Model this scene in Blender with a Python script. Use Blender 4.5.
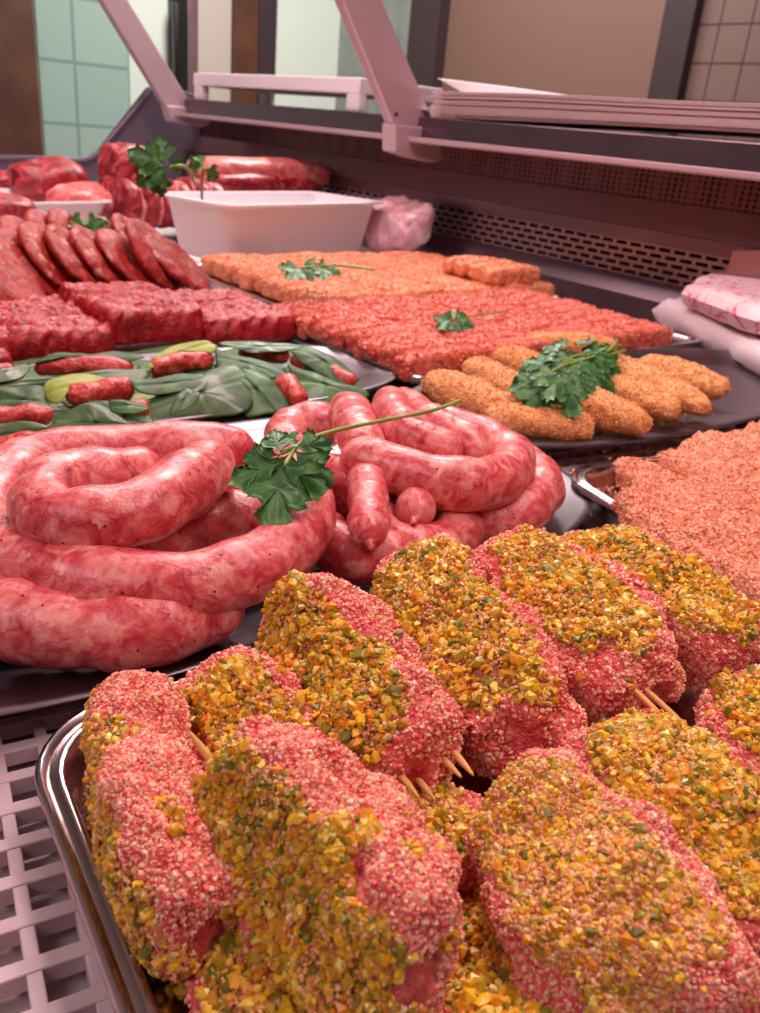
import bpy, math, random
import numpy as np

for o in list(bpy.data.objects): bpy.data.objects.remove(o, do_unlink=True)
sc = bpy.context.scene
COL = sc.collection
R = math.radians

# ------------------------------------------------------------------ camera
F_PX, PITCH, ROLL, H = 850.0, R(24.0), R(5.4), .21
_F = np.array([0, math.cos(PITCH), -math.sin(PITCH)])
_R0 = np.array([1., 0, 0]); _U0 = np.array([0, math.sin(PITCH), math.cos(PITCH)])
_X = math.cos(ROLL) * _R0 + math.sin(ROLL) * _U0
_Y = -math.sin(ROLL) * _R0 + math.cos(ROLL) * _U0
CAM = np.array([0, 0, H])
import mathutils
cam = bpy.data.objects.new('camera', bpy.data.cameras.new('camera')); COL.objects.link(cam)
m3 = mathutils.Matrix([[_X[i], _Y[i], -_F[i]] for i in range(3)])
cam.matrix_world = mathutils.Matrix.Translation(CAM) @ m3.to_4x4()
cam.data.sensor_fit = 'HORIZONTAL'; cam.data.sensor_width = 36
cam.data.lens = F_PX / 760 * 36
cam.data.clip_start = .01; cam.data.clip_end = 60
cam.data.dof.use_dof = True; cam.data.dof.focus_distance = .31; cam.data.dof.aperture_fstop = 30
sc.camera = cam
sc.view_settings.view_transform = 'Standard'; sc.view_settings.look = 'None'
sc.view_settings.gamma = 1; sc.view_settings.use_curve_mapping = False
sc.view_settings.exposure = -0.04
sc.cycles.use_denoising = True
sc.cycles.max_bounces = 8; sc.cycles.transparent_max_bounces = 8

def ray(x, y): return (x - 380) / F_PX * _X - (y - 506.5) / F_PX * _Y + _F
def P(x, y, z=0.):
    d = ray(x, y); return CAM + d * (z - H) / d[2]
AZ = R(-39.8)                                   # the counter runs along A, B points at its back wall
A = np.array([math.sin(AZ), math.cos(AZ), 0.]); B = np.array([A[1], -A[0], 0.]); Z = np.array([0, 0, 1.])
def W(a, b, z=0.): return a * A + b * B + z * Z
def Pa(x, y, a): d = ray(x, y); return CAM + d * (a / (d @ A))
def Pb(x, y, b): d = ray(x, y); return CAM + d * (b / (d @ B))
def AB(p): return np.array([p @ A, p @ B])

# ------------------------------------------------------------------ light
def lin(r, g, b):
    f = lambda c: (c / 255 / 12.92) if c <= 10 else ((c / 255 + .055) / 1.055) ** 2.4
    return (f(r), f(g), f(b), 1)
wd = bpy.data.worlds.new('world'); sc.world = wd; wd.use_nodes = True
wd.node_tree.nodes['Background'].inputs[0].default_value = (1, .80, .79, 1)
wd.node_tree.nodes['Background'].inputs[1].default_value = .22
def area(name, loc, target, sx, sy, power, color):
    l = bpy.data.lights.new(name, 'AREA'); l.shape = 'RECTANGLE'; l.size = sx; l.size_y = sy
    l.energy = power; l.color = color
    o = bpy.data.objects.new(name, l); COL.objects.link(o); o.location = loc
    d = mathutils.Vector(target) - mathutils.Vector(loc)
    zc = -d.normalized(); xc = mathutils.Vector(A); yc = zc.cross(xc).normalized(); xc = yc.cross(zc)
    o.matrix_world = mathutils.Matrix.Translation(loc) @ mathutils.Matrix([[xc[i], yc[i], zc[i]] for i in range(3)]).to_4x4()
    return o
area('case_lamp', W(.75, .50, .95), W(.75, .36, 0), 2.6, .16, 21, (1, .73, .73))
area('room_and_fill_lamp', W(2.2, 1.7, 1.6), W(2.4, 1.7, 0), 1.4, .5, 62, (1, .98, .93))
area('room_and_fill_lamp', W(.2, -1.2, 1.6), W(.3, -.2, 0), 1.6, .6, 17, (1, .76, .80))  # frontal fill, an added unseen light that brightens the papers and tub front

# ------------------------------------------------------------------ materials
def newmat(name):
    m = bpy.data.materials.new(name); m.use_nodes = True
    nt = m.node_tree; return m, nt, nt.nodes['Principled BSDF']
def N(nt, typ, **kw):
    n = nt.nodes.new(typ)
    for k, v in kw.items():
        if k.startswith('i_'):
            key = k[2:]; key = int(key) if key.isdigit() else key.replace('_', ' ')
            n.inputs[key].default_value = v
        else: setattr(n, k, v)
    return n
def ramp(nt, stops, interp='LINEAR'):
    n = nt.nodes.new('ShaderNodeValToRGB'); cr = n.color_ramp; cr.interpolation = interp
    while len(cr.elements) > 1: cr.elements.remove(cr.elements[-1])
    for i, (p, c) in enumerate(stops):
        e = cr.elements[0] if i == 0 else cr.elements.new(p)
        e.position = p; e.color = lin(*c)
    return n
def plain(name, col, rough=.5, metal=0., coat=0., bump=0., bscale=200., alpha=None, var=None, sub=0.):
    m, nt, b = newmat(name)
    b.inputs['Base Color'].default_value = lin(*col); b.inputs['Roughness'].default_value = rough
    b.inputs['Metallic'].default_value = metal; b.inputs['Coat Weight'].default_value = coat
    b.inputs['Coat Roughness'].default_value = .15
    if sub: b.inputs['Subsurface Weight'].default_value = sub; b.inputs['Subsurface Scale'].default_value = .01
    tc = N(nt, 'ShaderNodeTexCoord')
    if bump:
        n = N(nt, 'ShaderNodeTexNoise', i_Scale=bscale, i_Detail=4.); nt.links.new(tc.outputs['Object'], n.inputs['Vector'])
        bp = N(nt, 'ShaderNodeBump', i_Strength=bump, i_Distance=.002)
        nt.links.new(n.outputs['Fac'], bp.inputs['Height']); nt.links.new(bp.outputs[0], b.inputs['Normal'])
    if var:
        n = N(nt, 'ShaderNodeTexNoise', i_Scale=var[0], i_Detail=3.); nt.links.new(tc.outputs['Object'], n.inputs['Vector'])
        r = ramp(nt, [(.3, var[1]), (.7, col)] if len(var) == 2 else [(.3, var[1]), (.5, col), (.7, var[2])])
        nt.links.new(n.outputs['Fac'], r.inputs[0]); nt.links.new(r.outputs[0], b.inputs['Base Color'])
    return m
def island(name, cols, rough=.5, sub=0., coat=0., noise=None):
    """each loose bit of the mesh takes its own colour out of cols"""
    m, nt, b = newmat(name)
    g = N(nt, 'ShaderNodeNewGeometry')
    r = ramp(nt, [(i / len(cols), c) for i, c in enumerate(cols)], 'CONSTANT')
    nt.links.new(g.outputs['Random Per Island'], r.inputs[0]); nt.links.new(r.outputs[0], b.inputs['Base Color'])
    b.inputs['Roughness'].default_value = rough; b.inputs['Coat Weight'].default_value = coat
    if sub: b.inputs['Subsurface Weight'].default_value = sub; b.inputs['Subsurface Scale'].default_value = .003
    return m
def meat(name, stops, scale=60., bump=.5, bscale=300., rough=.4, coat=.3, dist=1.5, detail=5., fat=None, fine=None, sub=0.):
    m, nt, b = newmat(name)
    tc = N(nt, 'ShaderNodeTexCoord'); oi = N(nt, 'ShaderNodeObjectInfo')
    ad = N(nt, 'ShaderNodeVectorMath', operation='ADD'); nt.links.new(tc.outputs['Object'], ad.inputs[0])
    sv = N(nt, 'ShaderNodeVectorMath', operation='SCALE'); sv.inputs[0].default_value = (3, 5, 7)
    nt.links.new(oi.outputs['Random'], sv.inputs['Scale']); nt.links.new(sv.outputs[0], ad.inputs[1])
    n = N(nt, 'ShaderNodeTexNoise', i_Scale=scale, i_Detail=detail, i_Roughness=.6, i_Distortion=dist)
    nt.links.new(ad.outputs[0], n.inputs['Vector'])
    r = ramp(nt, stops); nt.links.new(n.outputs['Fac'], r.inputs[0]); out = r.outputs[0]
    if fat:                                         # lighter pieces of fat with edges of their own
        v = N(nt, 'ShaderNodeTexVoronoi', i_Scale=fat[0], i_Randomness=1.); 
        n2 = N(nt, 'ShaderNodeTexNoise', i_Scale=fat[0] * 1.2, i_Detail=3.); nt.links.new(ad.outputs[0], n2.inputs['Vector'])
        mx = N(nt, 'ShaderNodeVectorMath', operation='SCALE', i_Scale=1.9 / fat[0]); nt.links.new(n2.outputs['Color'], mx.inputs[0])
        a2 = N(nt, 'ShaderNodeVectorMath', operation='ADD'); nt.links.new(ad.outputs[0], a2.inputs[0]); nt.links.new(mx.outputs[0], a2.inputs[1])
        nt.links.new(a2.outputs[0], v.inputs['Vector'])
        sp = N(nt, 'ShaderNodeSeparateColor'); nt.links.new(v.outputs['Color'], sp.inputs[0])
        rr = ramp(nt, [(0, (0, 0, 0)), (fat[2], (0, 0, 0)), (min(1, fat[2] + .12), (225, 225, 225))]); nt.links.new(sp.outputs[0], rr.inputs[0])
        dr = ramp(nt, [(.15, (230, 230, 230)), (.75, (0, 0, 0))]); nt.links.new(v.outputs['Distance'], dr.inputs[0])
        mu = N(nt, 'ShaderNodeMath', operation='MULTIPLY'); nt.links.new(rr.outputs[0], mu.inputs[0]); nt.links.new(dr.outputs[0], mu.inputs[1])
        mc = N(nt, 'ShaderNodeMix', data_type='RGBA'); mc.inputs[7].default_value = lin(*fat[1])
        nt.links.new(mu.outputs[0], mc.inputs[0]); nt.links.new(out, mc.inputs[6]); out = mc.outputs[2]
    if fine:                                        # small dark specks (pepper, herbs)
        v = N(nt, 'ShaderNodeTexVoronoi', i_Scale=fine[0], i_Randomness=1.); nt.links.new(ad.outputs[0], v.inputs['Vector'])
        sp = N(nt, 'ShaderNodeSeparateColor'); nt.links.new(v.outputs['Color'], sp.inputs[0])
        c1 = N(nt, 'ShaderNodeMath', operation='GREATER_THAN', i_1=fine[2]); nt.links.new(sp.outputs[0], c1.inputs[0])
        c2 = N(nt, 'ShaderNodeMath', operation='LESS_THAN', i_1=.22); nt.links.new(v.outputs['Distance'], c2.inputs[0])
        mu = N(nt, 'ShaderNodeMath', operation='MULTIPLY'); nt.links.new(c1.outputs[0], mu.inputs[0]); nt.links.new(c2.outputs[0], mu.inputs[1])
        mc = N(nt, 'ShaderNodeMix', data_type='RGBA'); mc.inputs[7].default_value = lin(*fine[1])
        nt.links.new(mu.outputs[0], mc.inputs[0]); nt.links.new(out, mc.inputs[6]); out = mc.outputs[2]
    nt.links.new(out, b.inputs['Base Color'])
    if bump:
        nb = N(nt, 'ShaderNodeTexNoise', i_Scale=bscale, i_Detail=3.); nt.links.new(ad.outputs[0], nb.inputs['Vector'])
        bp = N(nt, 'ShaderNodeBump', i_Strength=bump, i_Distance=.0015)
        nt.links.new(nb.outputs['Fac'], bp.inputs['Height']); nt.links.new(bp.outputs[0], b.inputs['Normal'])
    b.inputs['Roughness'].default_value = rough; b.inputs['Coat Weight'].default_value = coat; b.inputs['Coat Roughness'].default_value = .18
    if sub: b.inputs['Subsurface Weight'].default_value = sub; b.inputs['Subsurface Scale'].default_value = .008
    return m

M = {}
def steel(name, col, rough, stretch=(1, 1, 1), bump=.05):
    m, nt, b = newmat(name)
    b.inputs['Metallic'].default_value = 1.; b.inputs['Base Color'].default_value = lin(*col)
    tc = N(nt, 'ShaderNodeTexCoord'); mp = N(nt, 'ShaderNodeMapping'); mp.inputs['Scale'].default_value = stretch
    mp.inputs['Rotation'].default_value = (0, 0, -AZ)
    nt.links.new(tc.outputs['Object'], mp.inputs[0])
    n = N(nt, 'ShaderNodeTexNoise', i_Scale=14., i_Detail=4.); nt.links.new(mp.outputs[0], n.inputs['Vector'])
    mr = N(nt, 'ShaderNodeMapRange', i_3=rough * .75, i_4=rough * 1.4); nt.links.new(n.outputs['Fac'], mr.inputs[0])
    nt.links.new(mr.outputs[0], b.inputs['Roughness'])
    bp = N(nt, 'ShaderNodeBump', i_Strength=bump, i_Distance=.002); nt.links.new(n.outputs['Fac'], bp.inputs['Height']); nt.links.new(bp.outputs[0], b.inputs['Normal'])
    return m
M['steel'] = steel('tray_steel', (196, 180, 182), .2)
M['platter'] = steel('platter_steel', (118, 104, 112), .32)
M['steel_deck'] = steel('deck_steel', (205, 196, 198), .6)
M['steel_dark'] = steel('counter_steel', (128, 110, 120), .3, (1, 1, 1))
M['steel_satin'] = steel('satin_steel', (190, 165, 170), .34)
M['alu'] = plain('painted_aluminium', (200, 172, 180), .4, .3, bump=.03, bscale=400)
M['panel'] = plain('grey_end_panel', (108, 92, 108), .4, .3, bump=.04)
M['hole'] = plain('dark_slot', (22, 12, 14), .8)
M['white_plastic'] = plain('white_plastic', (238, 228, 232), .38, sub=.1)
M['grid_plastic'] = plain('grating_plastic', (226, 205, 210), .5, bump=.15, bscale=150, var=(30, (190, 165, 170)))
M['paper'] = plain('wrapping_paper', (232, 205, 208), .8, bump=.2, bscale=60)
M['foam'] = plain('white_sheet', (240, 232, 234), .5)
def roomwall(name, base, line=None, scale=10., rough=.5, off=(0, 0, 0), var=None):
    m, nt, b = newmat(name); b.inputs['Roughness'].default_value = rough
    b.inputs['Base Color'].default_value = lin(*base)
    if line:
        tc = N(nt, 'ShaderNodeTexCoord'); br = N(nt, 'ShaderNodeTexBrick', offset=0., i_Scale=scale, i_Mortar_Size=.03, i_Brick_Width=1., i_Row_Height=1.)
        br.inputs['Color1'].default_value = lin(*base); br.inputs['Color2'].default_value = lin(*(var or base)); br.inputs['Mortar'].default_value = lin(*line)
        nt.links.new(tc.outputs['UV'], br.inputs['Vector']); nt.links.new(br.outputs[0], b.inputs['Base Color'])
    return m

# ------------------------------------------------------------------ mesh helpers
def vnoise(p, scale, seed=0):
    q = p * scale + seed * 17.31 + 100; i = np.floor(q).astype(np.int64); f = q - i; f = f * f * (3 - 2 * f); r = 0
    def h(a, b, c):
        n = (a * 73856093) ^ (b * 19349663) ^ (c * 83492791) ^ (seed * 2654435)
        n = (n ^ (n >> 13)) * 1274126177 & 0x7fffffff
        return ((n ^ (n >> 16)) & 0xffff) / 65535.
    for dx in (0, 1):
        for dy in (0, 1):
            for dz in (0, 1):
                w = (f[:, 0] if dx else 1 - f[:, 0]) * (f[:, 1] if dy else 1 - f[:, 1]) * (f[:, 2] if dz else 1 - f[:, 2])
                r = r + w * h(i[:, 0] + dx, i[:, 1] + dy, i[:, 2] + dz)
    return r * 2 - 1
def fbm(p, scale, seed=0, oct=3):
    return sum(vnoise(p, scale * 2 ** k, seed + k) * .5 ** k for k in range(oct))

class MB:
    """collects shapes, then links them as ONE mesh object"""
    def __init__(s): s.v = []; s.f = []; s.m = []; s.n = 0
    def add(s, V, F, mi=0):
        V = np.asarray(V, float)
        for f in F: s.f.append([int(i) + s.n for i in f]); s.m.append(mi)
        s.v.append(V); s.n += len(V); return s
    def addarr(s, V, F, mi=0):
        s.v.append(V); s.f += (F + s.n).tolist(); s.m += [mi] * len(F); s.n += len(V); return s
    def box(s, c, ax, ay, az, mi=0):
        """centre and three half axes"""
        c, ax, ay, az = map(np.asarray, (c, ax, ay, az))
        V = [c + i * ax + j * ay + k * az for i in (-1, 1) for j in (-1, 1) for k in (-1, 1)]
        return s.add(V, [(0, 1, 3, 2), (4, 6, 7, 5), (0, 4, 5, 1), (2, 3, 7, 6), (0, 2, 6, 4), (1, 5, 7, 3)], mi)
    def prism(s, poly, depth, mi=0):
        """polygon (n,3) extruded by the vector depth"""
        poly = np.asarray(poly, float); n = len(poly); V = np.vstack([poly, poly + depth])
        return s.add(V, [list(range(n))[::-1], list(range(n, 2 * n))] + [(i, (i + 1) % n, n + (i + 1) % n, n + i) for i in range(n)], mi)
    def loft(s, rings, mi=0, cap=True, closed=True):
        k = len(rings[0]); base = s.n
        V = np.vstack(rings); F = []
        for i in range(len(rings) - 1):
            for j in range(k if closed else k - 1):
                F.append((i * k + j, i * k + (j + 1) % k, (i + 1) * k + (j + 1) % k, (i + 1) * k + j))
        if cap: F.append(list(range(k))[::-1]); F.append([(len(rings) - 1) * k + j for j in range(k)])
        return s.add(V, F, mi)
    def build(s, name, mats, parent=None, smooth=True, origin=None, props=None, auto=None, bevel=0, kind=None, fix=True):
        V = np.vstack(s.v)
        if origin is None: origin = np.array(parent.location) if parent is not None else np.array([(V[:, 0].min() + V[:, 0].max()) / 2, (V[:, 1].min() + V[:, 1].max()) / 2, V[:, 2].min()])
        V = V - origin
        me = bpy.data.meshes.new(name); me.vertices.add(len(V)); me.vertices.foreach_set('co', V.astype(np.float32).ravel())
        ls = np.fromiter((len(f) for f in s.f), np.int32, len(s.f)); li = np.fromiter((i for f in s.f for i in f), np.int32, int(ls.sum()))
        me.loops.add(len(li)); me.loops.foreach_set('vertex_index', li)
        me.polygons.add(len(ls)); me.polygons.foreach_set('loop_start', np.concatenate([[0], np.cumsum(ls)[:-1]]).astype(np.int32)); me.polygons.foreach_set('loop_total', ls)
        mats = mats if isinstance(mats, (list, tuple)) else [mats]
        for m in mats: me.materials.append(m)
        me.polygons.foreach_set('material_index', np.array(s.m, np.int32))
        sm = np.array([bool(smooth) if not isinstance(smooth, (list, tuple)) else bool(smooth[k]) for k in s.m], bool)
        me.polygons.foreach_set('use_smooth', sm)
        me.update(calc_edges=True); me.validate()
        o = bpy.data.objects.new(name, me); COL.objects.link(o)
        if parent is not None: o.parent = parent
        else: o.location = origin
        if bevel:
            bv = o.modifiers.new('bevel', 'BEVEL'); bv.width = bevel; bv.segments = 2; bv.limit_method = 'ANGLE'; bv.angle_limit = R(35)
        if auto:
            bpy.context.view_layer.objects.active = o
            me.set_sharp_from_angle(angle=R(auto))
        if kind: o['kind'] = kind
        return o
def thing(name, label, cat, loc, group=None):
    o = bpy.data.objects.new(name, None); COL.objects.link(o); o.location = loc; o.empty_display_size = .01
    return tag(o, label, cat, group)
def tag(o, label, cat, group=None, kind=None):
    o['label'] = label; o['category'] = cat
    if group: o['group'] = group
    if kind: o['kind'] = kind
    return o
def struct(o): o['kind'] = 'structure'; return o
def vnormals(V, F):
    F = np.asarray(F); T = F[:, :3]; n = np.cross(V[T[:, 1]] - V[T[:, 0]], V[F[:, -1]] - V[T[:, 0]])
    out = np.zeros_like(V)
    for k in range(F.shape[1]): np.add.at(out, F[:, k], n)
    return out / (np.linalg.norm(out, axis=1, keepdims=True) + 1e-12)
def frame(x, up):
    x = x / np.linalg.norm(x); y = np.cross(up, x); y /= np.linalg.norm(y); return x, y, np.cross(x, y)
def catmull(pts, n):
    pts = np.asarray(pts, float); p = np.vstack([2 * pts[0] - pts[1], pts, 2 * pts[-1] - pts[-2]]); out = []
    for i in range(len(pts) - 1):
        p0, p1, p2, p3 = p[i:i + 4]
        for t in np.linspace(0, 1, n, endpoint=False):
            out.append(.5 * (2 * p1 + (p2 - p0) * t + (2 * p0 - 5 * p1 + 4 * p2 - p3) * t * t + (3 * p1 - p0 - 3 * p2 + p3) * t ** 3))
    out.append(pts[-1]); return np.array(out)
def resample(c, step):
    d = np.concatenate([[0], np.cumsum(np.linalg.norm(np.diff(c, axis=0), axis=1))]); n = max(3, int(d[-1] / step) + 1)
    t = np.linspace(0, d[-1], n); return np.stack([np.interp(t, d, c[:, k]) for k in range(3)], 1), t
def tube(mb, pts, rad, k=24, mi=0, step=None, squash=1., capr=True, amp=0., seed=0, nscale=60.):
    """pts through a spline, rad a number or a function of (t in 0..1, distance to nearer end)"""
    c = catmull(pts, 10) if len(pts) > 2 else np.linspace(pts[0], pts[1], 12)
    r0 = rad if not callable(rad) else rad(.5, 1)
    c, t = resample(c, step or r0 * .35)
    L = t[-1]; T = np.gradient(c, axis=0); T /= np.linalg.norm(T, axis=1, keepdims=True)
    u = np.cross(T[0], Z); u = u / np.linalg.norm(u) if np.linalg.norm(u) > 1e-3 else np.array([1., 0, 0])
    rings = []; ang = np.linspace(0, 2 * math.pi, k, endpoint=False)
    for i in range(len(c)):
        u = u - T[i] * (u @ T[i]); u /= np.linalg.norm(u); v = np.cross(T[i], u)
        e = min(t[i], L - t[i]); rr = rad(t[i] / L, e) if callable(rad) else rad
        if capr and e < rr: rr = max(rr * .12, math.sqrt(max(0, rr * rr - (rr - e) ** 2)))
        rings.append(c[i] + np.outer(np.cos(ang), u) * rr + np.outer(np.sin(ang), v) * rr * squash)
    V = np.vstack(rings)
    if amp:
        ax = np.repeat(c, k, axis=0); d = V - ax; ln = np.linalg.norm(d, axis=1, keepdims=True) + 1e-9
        V = V + d / ln * (fbm(V, nscale, seed, 2)[:, None] * amp) * np.minimum(1, ln / r0)
        rings = [V[i * k:(i + 1) * k] for i in range(len(c))]
    mb.loft(rings, mi); return mb

# chopped bits -------------------------------------------------------------
def _chunk(seed, jit=.22):
    rng = np.random.default_rng(seed)
    V = np.array([(-1, -1, -1), (1, -1, -1), (1, 1, -1), (-1, 1, -1), (-1, -1, 1), (1, -1, 1), (1, 1, 1), (-1, 1, 1)], float) * .62
    V[4:, :2] *= .75; V += rng.normal(0, jit, V.shape)
    F = np.array([(0, 3, 2), (0, 2, 1), (4, 5, 6), (4, 6, 7), (0, 1, 5), (0, 5, 4), (1, 2, 6), (1, 6, 5), (2, 3, 7), (2, 7, 6), (3, 0, 4), (3, 4, 7)])
    return V, F
CH = [_chunk(i) for i in range(6)]
OCT = (np.array([(1, 0, 0), (-1, 0, 0), (0, 1, 0), (0, -1, 0), (0, 0, 1), (0, 0, -1)], float),
       np.array([(0, 2, 4), (2, 1, 4), (1, 3, 4), (3, 0, 4), (2, 0, 5), (1, 2, 5), (3, 1, 5), (0, 3, 5)]))
_ph = (1 + 5 ** .5) / 2
_ico = np.array([(-1, _ph, 0), (1, _ph, 0), (-1, -_ph, 0), (1, -_ph, 0), (0, -1, _ph), (0, 1, _ph), (0, -1, -_ph), (0, 1, -_ph), (_ph, 0, -1), (_ph, 0, 1), (-_ph, 0, -1), (-_ph, 0, 1)]) / 1.9
_icf = np.array([(0, 11, 5), (0, 5, 1), (0, 1, 7), (0, 7, 10), (0, 10, 11), (1, 5, 9), (5, 11, 4), (11, 10, 2), (10, 7, 6), (7, 1, 8), (3, 9, 4), (3, 4, 2), (3, 2, 6), (3, 6, 8), (3, 8, 9), (4, 9, 5), (2, 4, 11), (6, 2, 10), (8, 6, 7), (9, 8, 1)])
def _pebble(seed):
    rng = np.random.default_rng(seed); V = _ico + rng.normal(0, .10, _ico.shape)
    for _ in range(3):                                # knife cuts: press the bit flat on a few sides
        d = rng.normal(size=3); d /= np.linalg.norm(d); h = V @ d; V = V - np.outer(np.clip(h - rng.uniform(.35, .6), 0, None), d)
    return V, _icf
PB = [_pebble(40 + i) for i in range(8)]
def rotmats(n, rng):
    q = rng.normal(size=(n, 4)); q /= np.linalg.norm(q, axis=1, keepdims=True); w, x, y, z = q.T
    return np.stack([np.stack([1 - 2 * (y * y + z * z), 2 * (x * y - z * w), 2 * (x * z + y * w)], 1),
                     np.stack([2 * (x * y + z * w), 1 - 2 * (x * x + z * z), 2 * (y * z - x * w)], 1),
                     np.stack([2 * (x * z - y * w), 2 * (y * z + x * w), 1 - 2 * (x * x + y * y)], 1)], 1)
def bits(mb, pts, nrm, size, rng, mi=0, kind='chunk', lift=.3, spread=.35, aniso=.3):
    n = len(pts)
    if n == 0: return
    sets = PB if kind == 'chunk' else [OCT]
    which = rng.integers(0, len(sets), n)
    for k, (tv, tf) in enumerate(sets):
        idx = np.where(which == k)[0]; m = len(idx)
        if m == 0: continue
        s = size * np.exp(np.clip(rng.normal(0, spread, m), -1.2 * spread * 1.6, spread * 1.5)); sc3 = s[:, None] * np.exp(np.clip(rng.normal(0, aniso, (m, 3)), -.5, .4))
        Rm = rotmats(m, rng); V = np.einsum('nij,nkj->nki', Rm, tv[None] * sc3[:, None, :])
        V += (pts[idx] + nrm[idx] * (s * lift)[:, None])[:, None, :]
        Fa = tf[None] + (np.arange(m) * len(tv))[:, None, None]
        mb.addarr(V.reshape(-1, 3), Fa.reshape(-1, 3), mi)
def sample(V, F, n, rng, wfn=None):
    F = np.asarray(F); T = np.vstack([F[:, [0, 1, 2]], F[:, [0, 2, 3]]]) if F.shape[1] == 4 else F
    cr = np.cross(V[T[:, 1]] - V[T[:, 0]], V[T[:, 2]] - V[T[:, 0]]); ar = np.linalg.norm(cr, axis=1)
    nm = cr / (ar[:, None] + 1e-12); w = ar.copy()
    cen = V[T].mean(1)
    if wfn is not None: w = w * wfn(cen, nm)
    if w.sum() <= 0: return np.zeros((0, 3)), np.zeros((0, 3))
    ti = rng.choice(len(T), n, p=w / w.sum()); u = rng.random((n, 2)); su = np.sqrt(u[:, :1])
    p = V[T[ti, 0]] * (1 - su) + V[T[ti, 1]] * su * (1 - u[:, 1:]) + V[T[ti, 2]] * su * u[:, 1:]
    return p, nm[ti]
def outward(V, F):
    c = V.mean(0); n = np.cross(V[F[:, 1]] - V[F[:, 0]], V[F[:, -1]] - V[F[:, 0]])
    return ((V[F].mean(1) - c) * n).sum()
def blob(nu, nv, shape):
    """closed body of rings; shape(theta 0..pi along, phi around) -> local xyz"""
    th = np.linspace(0.03, math.pi - .03, nu); ph = np.linspace(0, 2 * math.pi, nv, endpoint=False)
    TH, PH = np.meshgrid(th, ph, indexing='ij'); V = shape(TH.ravel(), PH.ravel())
    F = [(i * nv + j, i * nv + (j + 1) % nv, (i + 1) * nv + (j + 1) % nv, (i + 1) * nv + j) for i in range(nu - 1) for j in range(nv)]
    caps = [V[:nv].mean(0), V[-nv:].mean(0)]
    V = np.vstack([V, caps]); a, b = len(V) - 2, len(V) - 1; F = np.array(F)
    tri = np.array([(a, (j + 1) % nv, j) for j in range(nv)] + [(b, (nu - 1) * nv + j, (nu - 1) * nv + (j + 1) % nv) for j in range(nv)])
    if outward(V, F) < 0: F = F[:, ::-1]
    if ((np.cross(V[tri[:, 1]] - V[tri[:, 0]], V[tri[:, 2]] - V[tri[:, 0]]) * (V[tri[:, 1]] - V.mean(0))).sum()) < 0: tri = tri[:, ::-1]
    return V, F, [tuple(t) for t in tri]
def sgnp(c, e): return np.sign(c) * np.abs(c) ** e
def rrect(hx, hy, r, n=8, e=None):
    """rounded rectangle, counter-clockwise, local 2D"""
    out = []
    for cx, cy, s in ((hx - r, hy - r, 0), (-hx + r, hy - r, 90), (-hx + r, -hy + r, 180), (hx - r, -hy + r, 270)):
        for k in range(n + 1):
            t = R(s + 90 * k / n); out.append((cx + r * math.cos(t), cy + r * math.sin(t)))
    return np.array(out)
def selli(hx, hy, e, n=72):
    t = np.linspace(0, 2 * math.pi, n, endpoint=False)
    return np.stack([hx * sgnp(np.cos(t), 2 / e), hy * sgnp(np.sin(t), 2 / e)], 1)
def tray(name, label, cat, c, az, outline, prof, mat, z0=0.):
    """outline(inset) -> 2D ring; prof: (inset, z) from the outer underside over the rim to the inner floor"""
    ux = np.array([math.cos(-az), math.sin(-az), 0]); uy = np.array([-math.sin(-az), math.cos(-az), 0])
    mb = MB(); rings = []
    for ins, z in prof:
        o = outline(ins); rings.append(np.array(c)[None] * [1, 1, 0] + o[:, :1] * ux + o[:, 1:] * uy + Z * (z0 + z))
    mb.loft(rings)
    o = mb.build(name, mat, auto=50); tag(o, label, cat); return o

RNG = np.random.default_rng(7)

# ================================================================== THE SETTING
def quadwall(name, p0, du, dv, mat, th=.02, uv=1.):
    """slab with UVs in metres"""
    p0, du, dv = map(np.asarray, (p0, du, dv)); n = np.cross(du, dv); n = n / np.linalg.norm(n) * th
    mb = MB(); mb.box(p0 + du / 2 + dv / 2 - n / 2, du / 2, dv / 2, n / 2); o = mb.build(name, mat, smooth=False)
    me = o.data; uvl = me.uv_layers.new(name='UVMap'); org = np.array(o.location)
    eu = du / np.linalg.norm(du); ev = dv / np.linalg.norm(dv)
    for lp in me.loops:
        q = np.array(me.vertices[lp.vertex_index].co) + org - p0; uvl.data[lp.index].uv = (q @ eu, q @ ev)
    return struct(o)
FZ = -1.0
M['floor'] = roomwall('floor_tile', (120, 90, 84), (80, 60, 58), 3., .4)
M['brownwall'] = roomwall('brown_wall', (122, 88, 78), None, 1, .7)
M['tilewall'] = roomwall('brown_tile', (124, 96, 90), (70, 50, 48), 9.5, .4)
M['tealtile'] = roomwall('pale_blue_tile', (164, 186, 178), (134, 156, 150), 4.5, .25, var=(172, 192, 184))
M['ceiling'] = roomwall('ceiling_paint', (225, 215, 210), None, 1, .8)
M['wood'] = plain('brown_wood', (104, 60, 42), .5, var=(8, (78, 44, 32)), bump=.1, bscale=30)
M['dkpost'] = plain('dark_post', (62, 44, 48), .5)
M['paleglass'] = plain('frosted_pane', (150, 158, 152), .25, var=(6, (128, 134, 130)))
M['whitewall'] = plain('white_wall', (226, 232, 222), .7)
M['creampanel'] = plain('cream_panel', (196, 182, 172), .6)
M['black'] = plain('black_plastic', (26, 22, 24), .4)
BW, EW = 2.6, 3.7
quadwall('floor', W(-2.5, -2.5, FZ), A * 7, B * 5.6, M['floor'])
quadwall('ceiling', W(-2.5, -2.5, 1.9), B * 5.6, A * 7, M['ceiling'])
quadwall('wall_back', W(-2.5, BW, FZ), Z * 2.9, A * 6.2, M['brownwall'])
quadwall('wall_left', W(EW, BW + .1, FZ), Z * 2.9, -B * 5.2, M['whitewall'])
quadwall('wall_right', W(-2.5, -2.5, FZ), Z * 2.9, B * 5.1, M['brownwall'])
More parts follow.
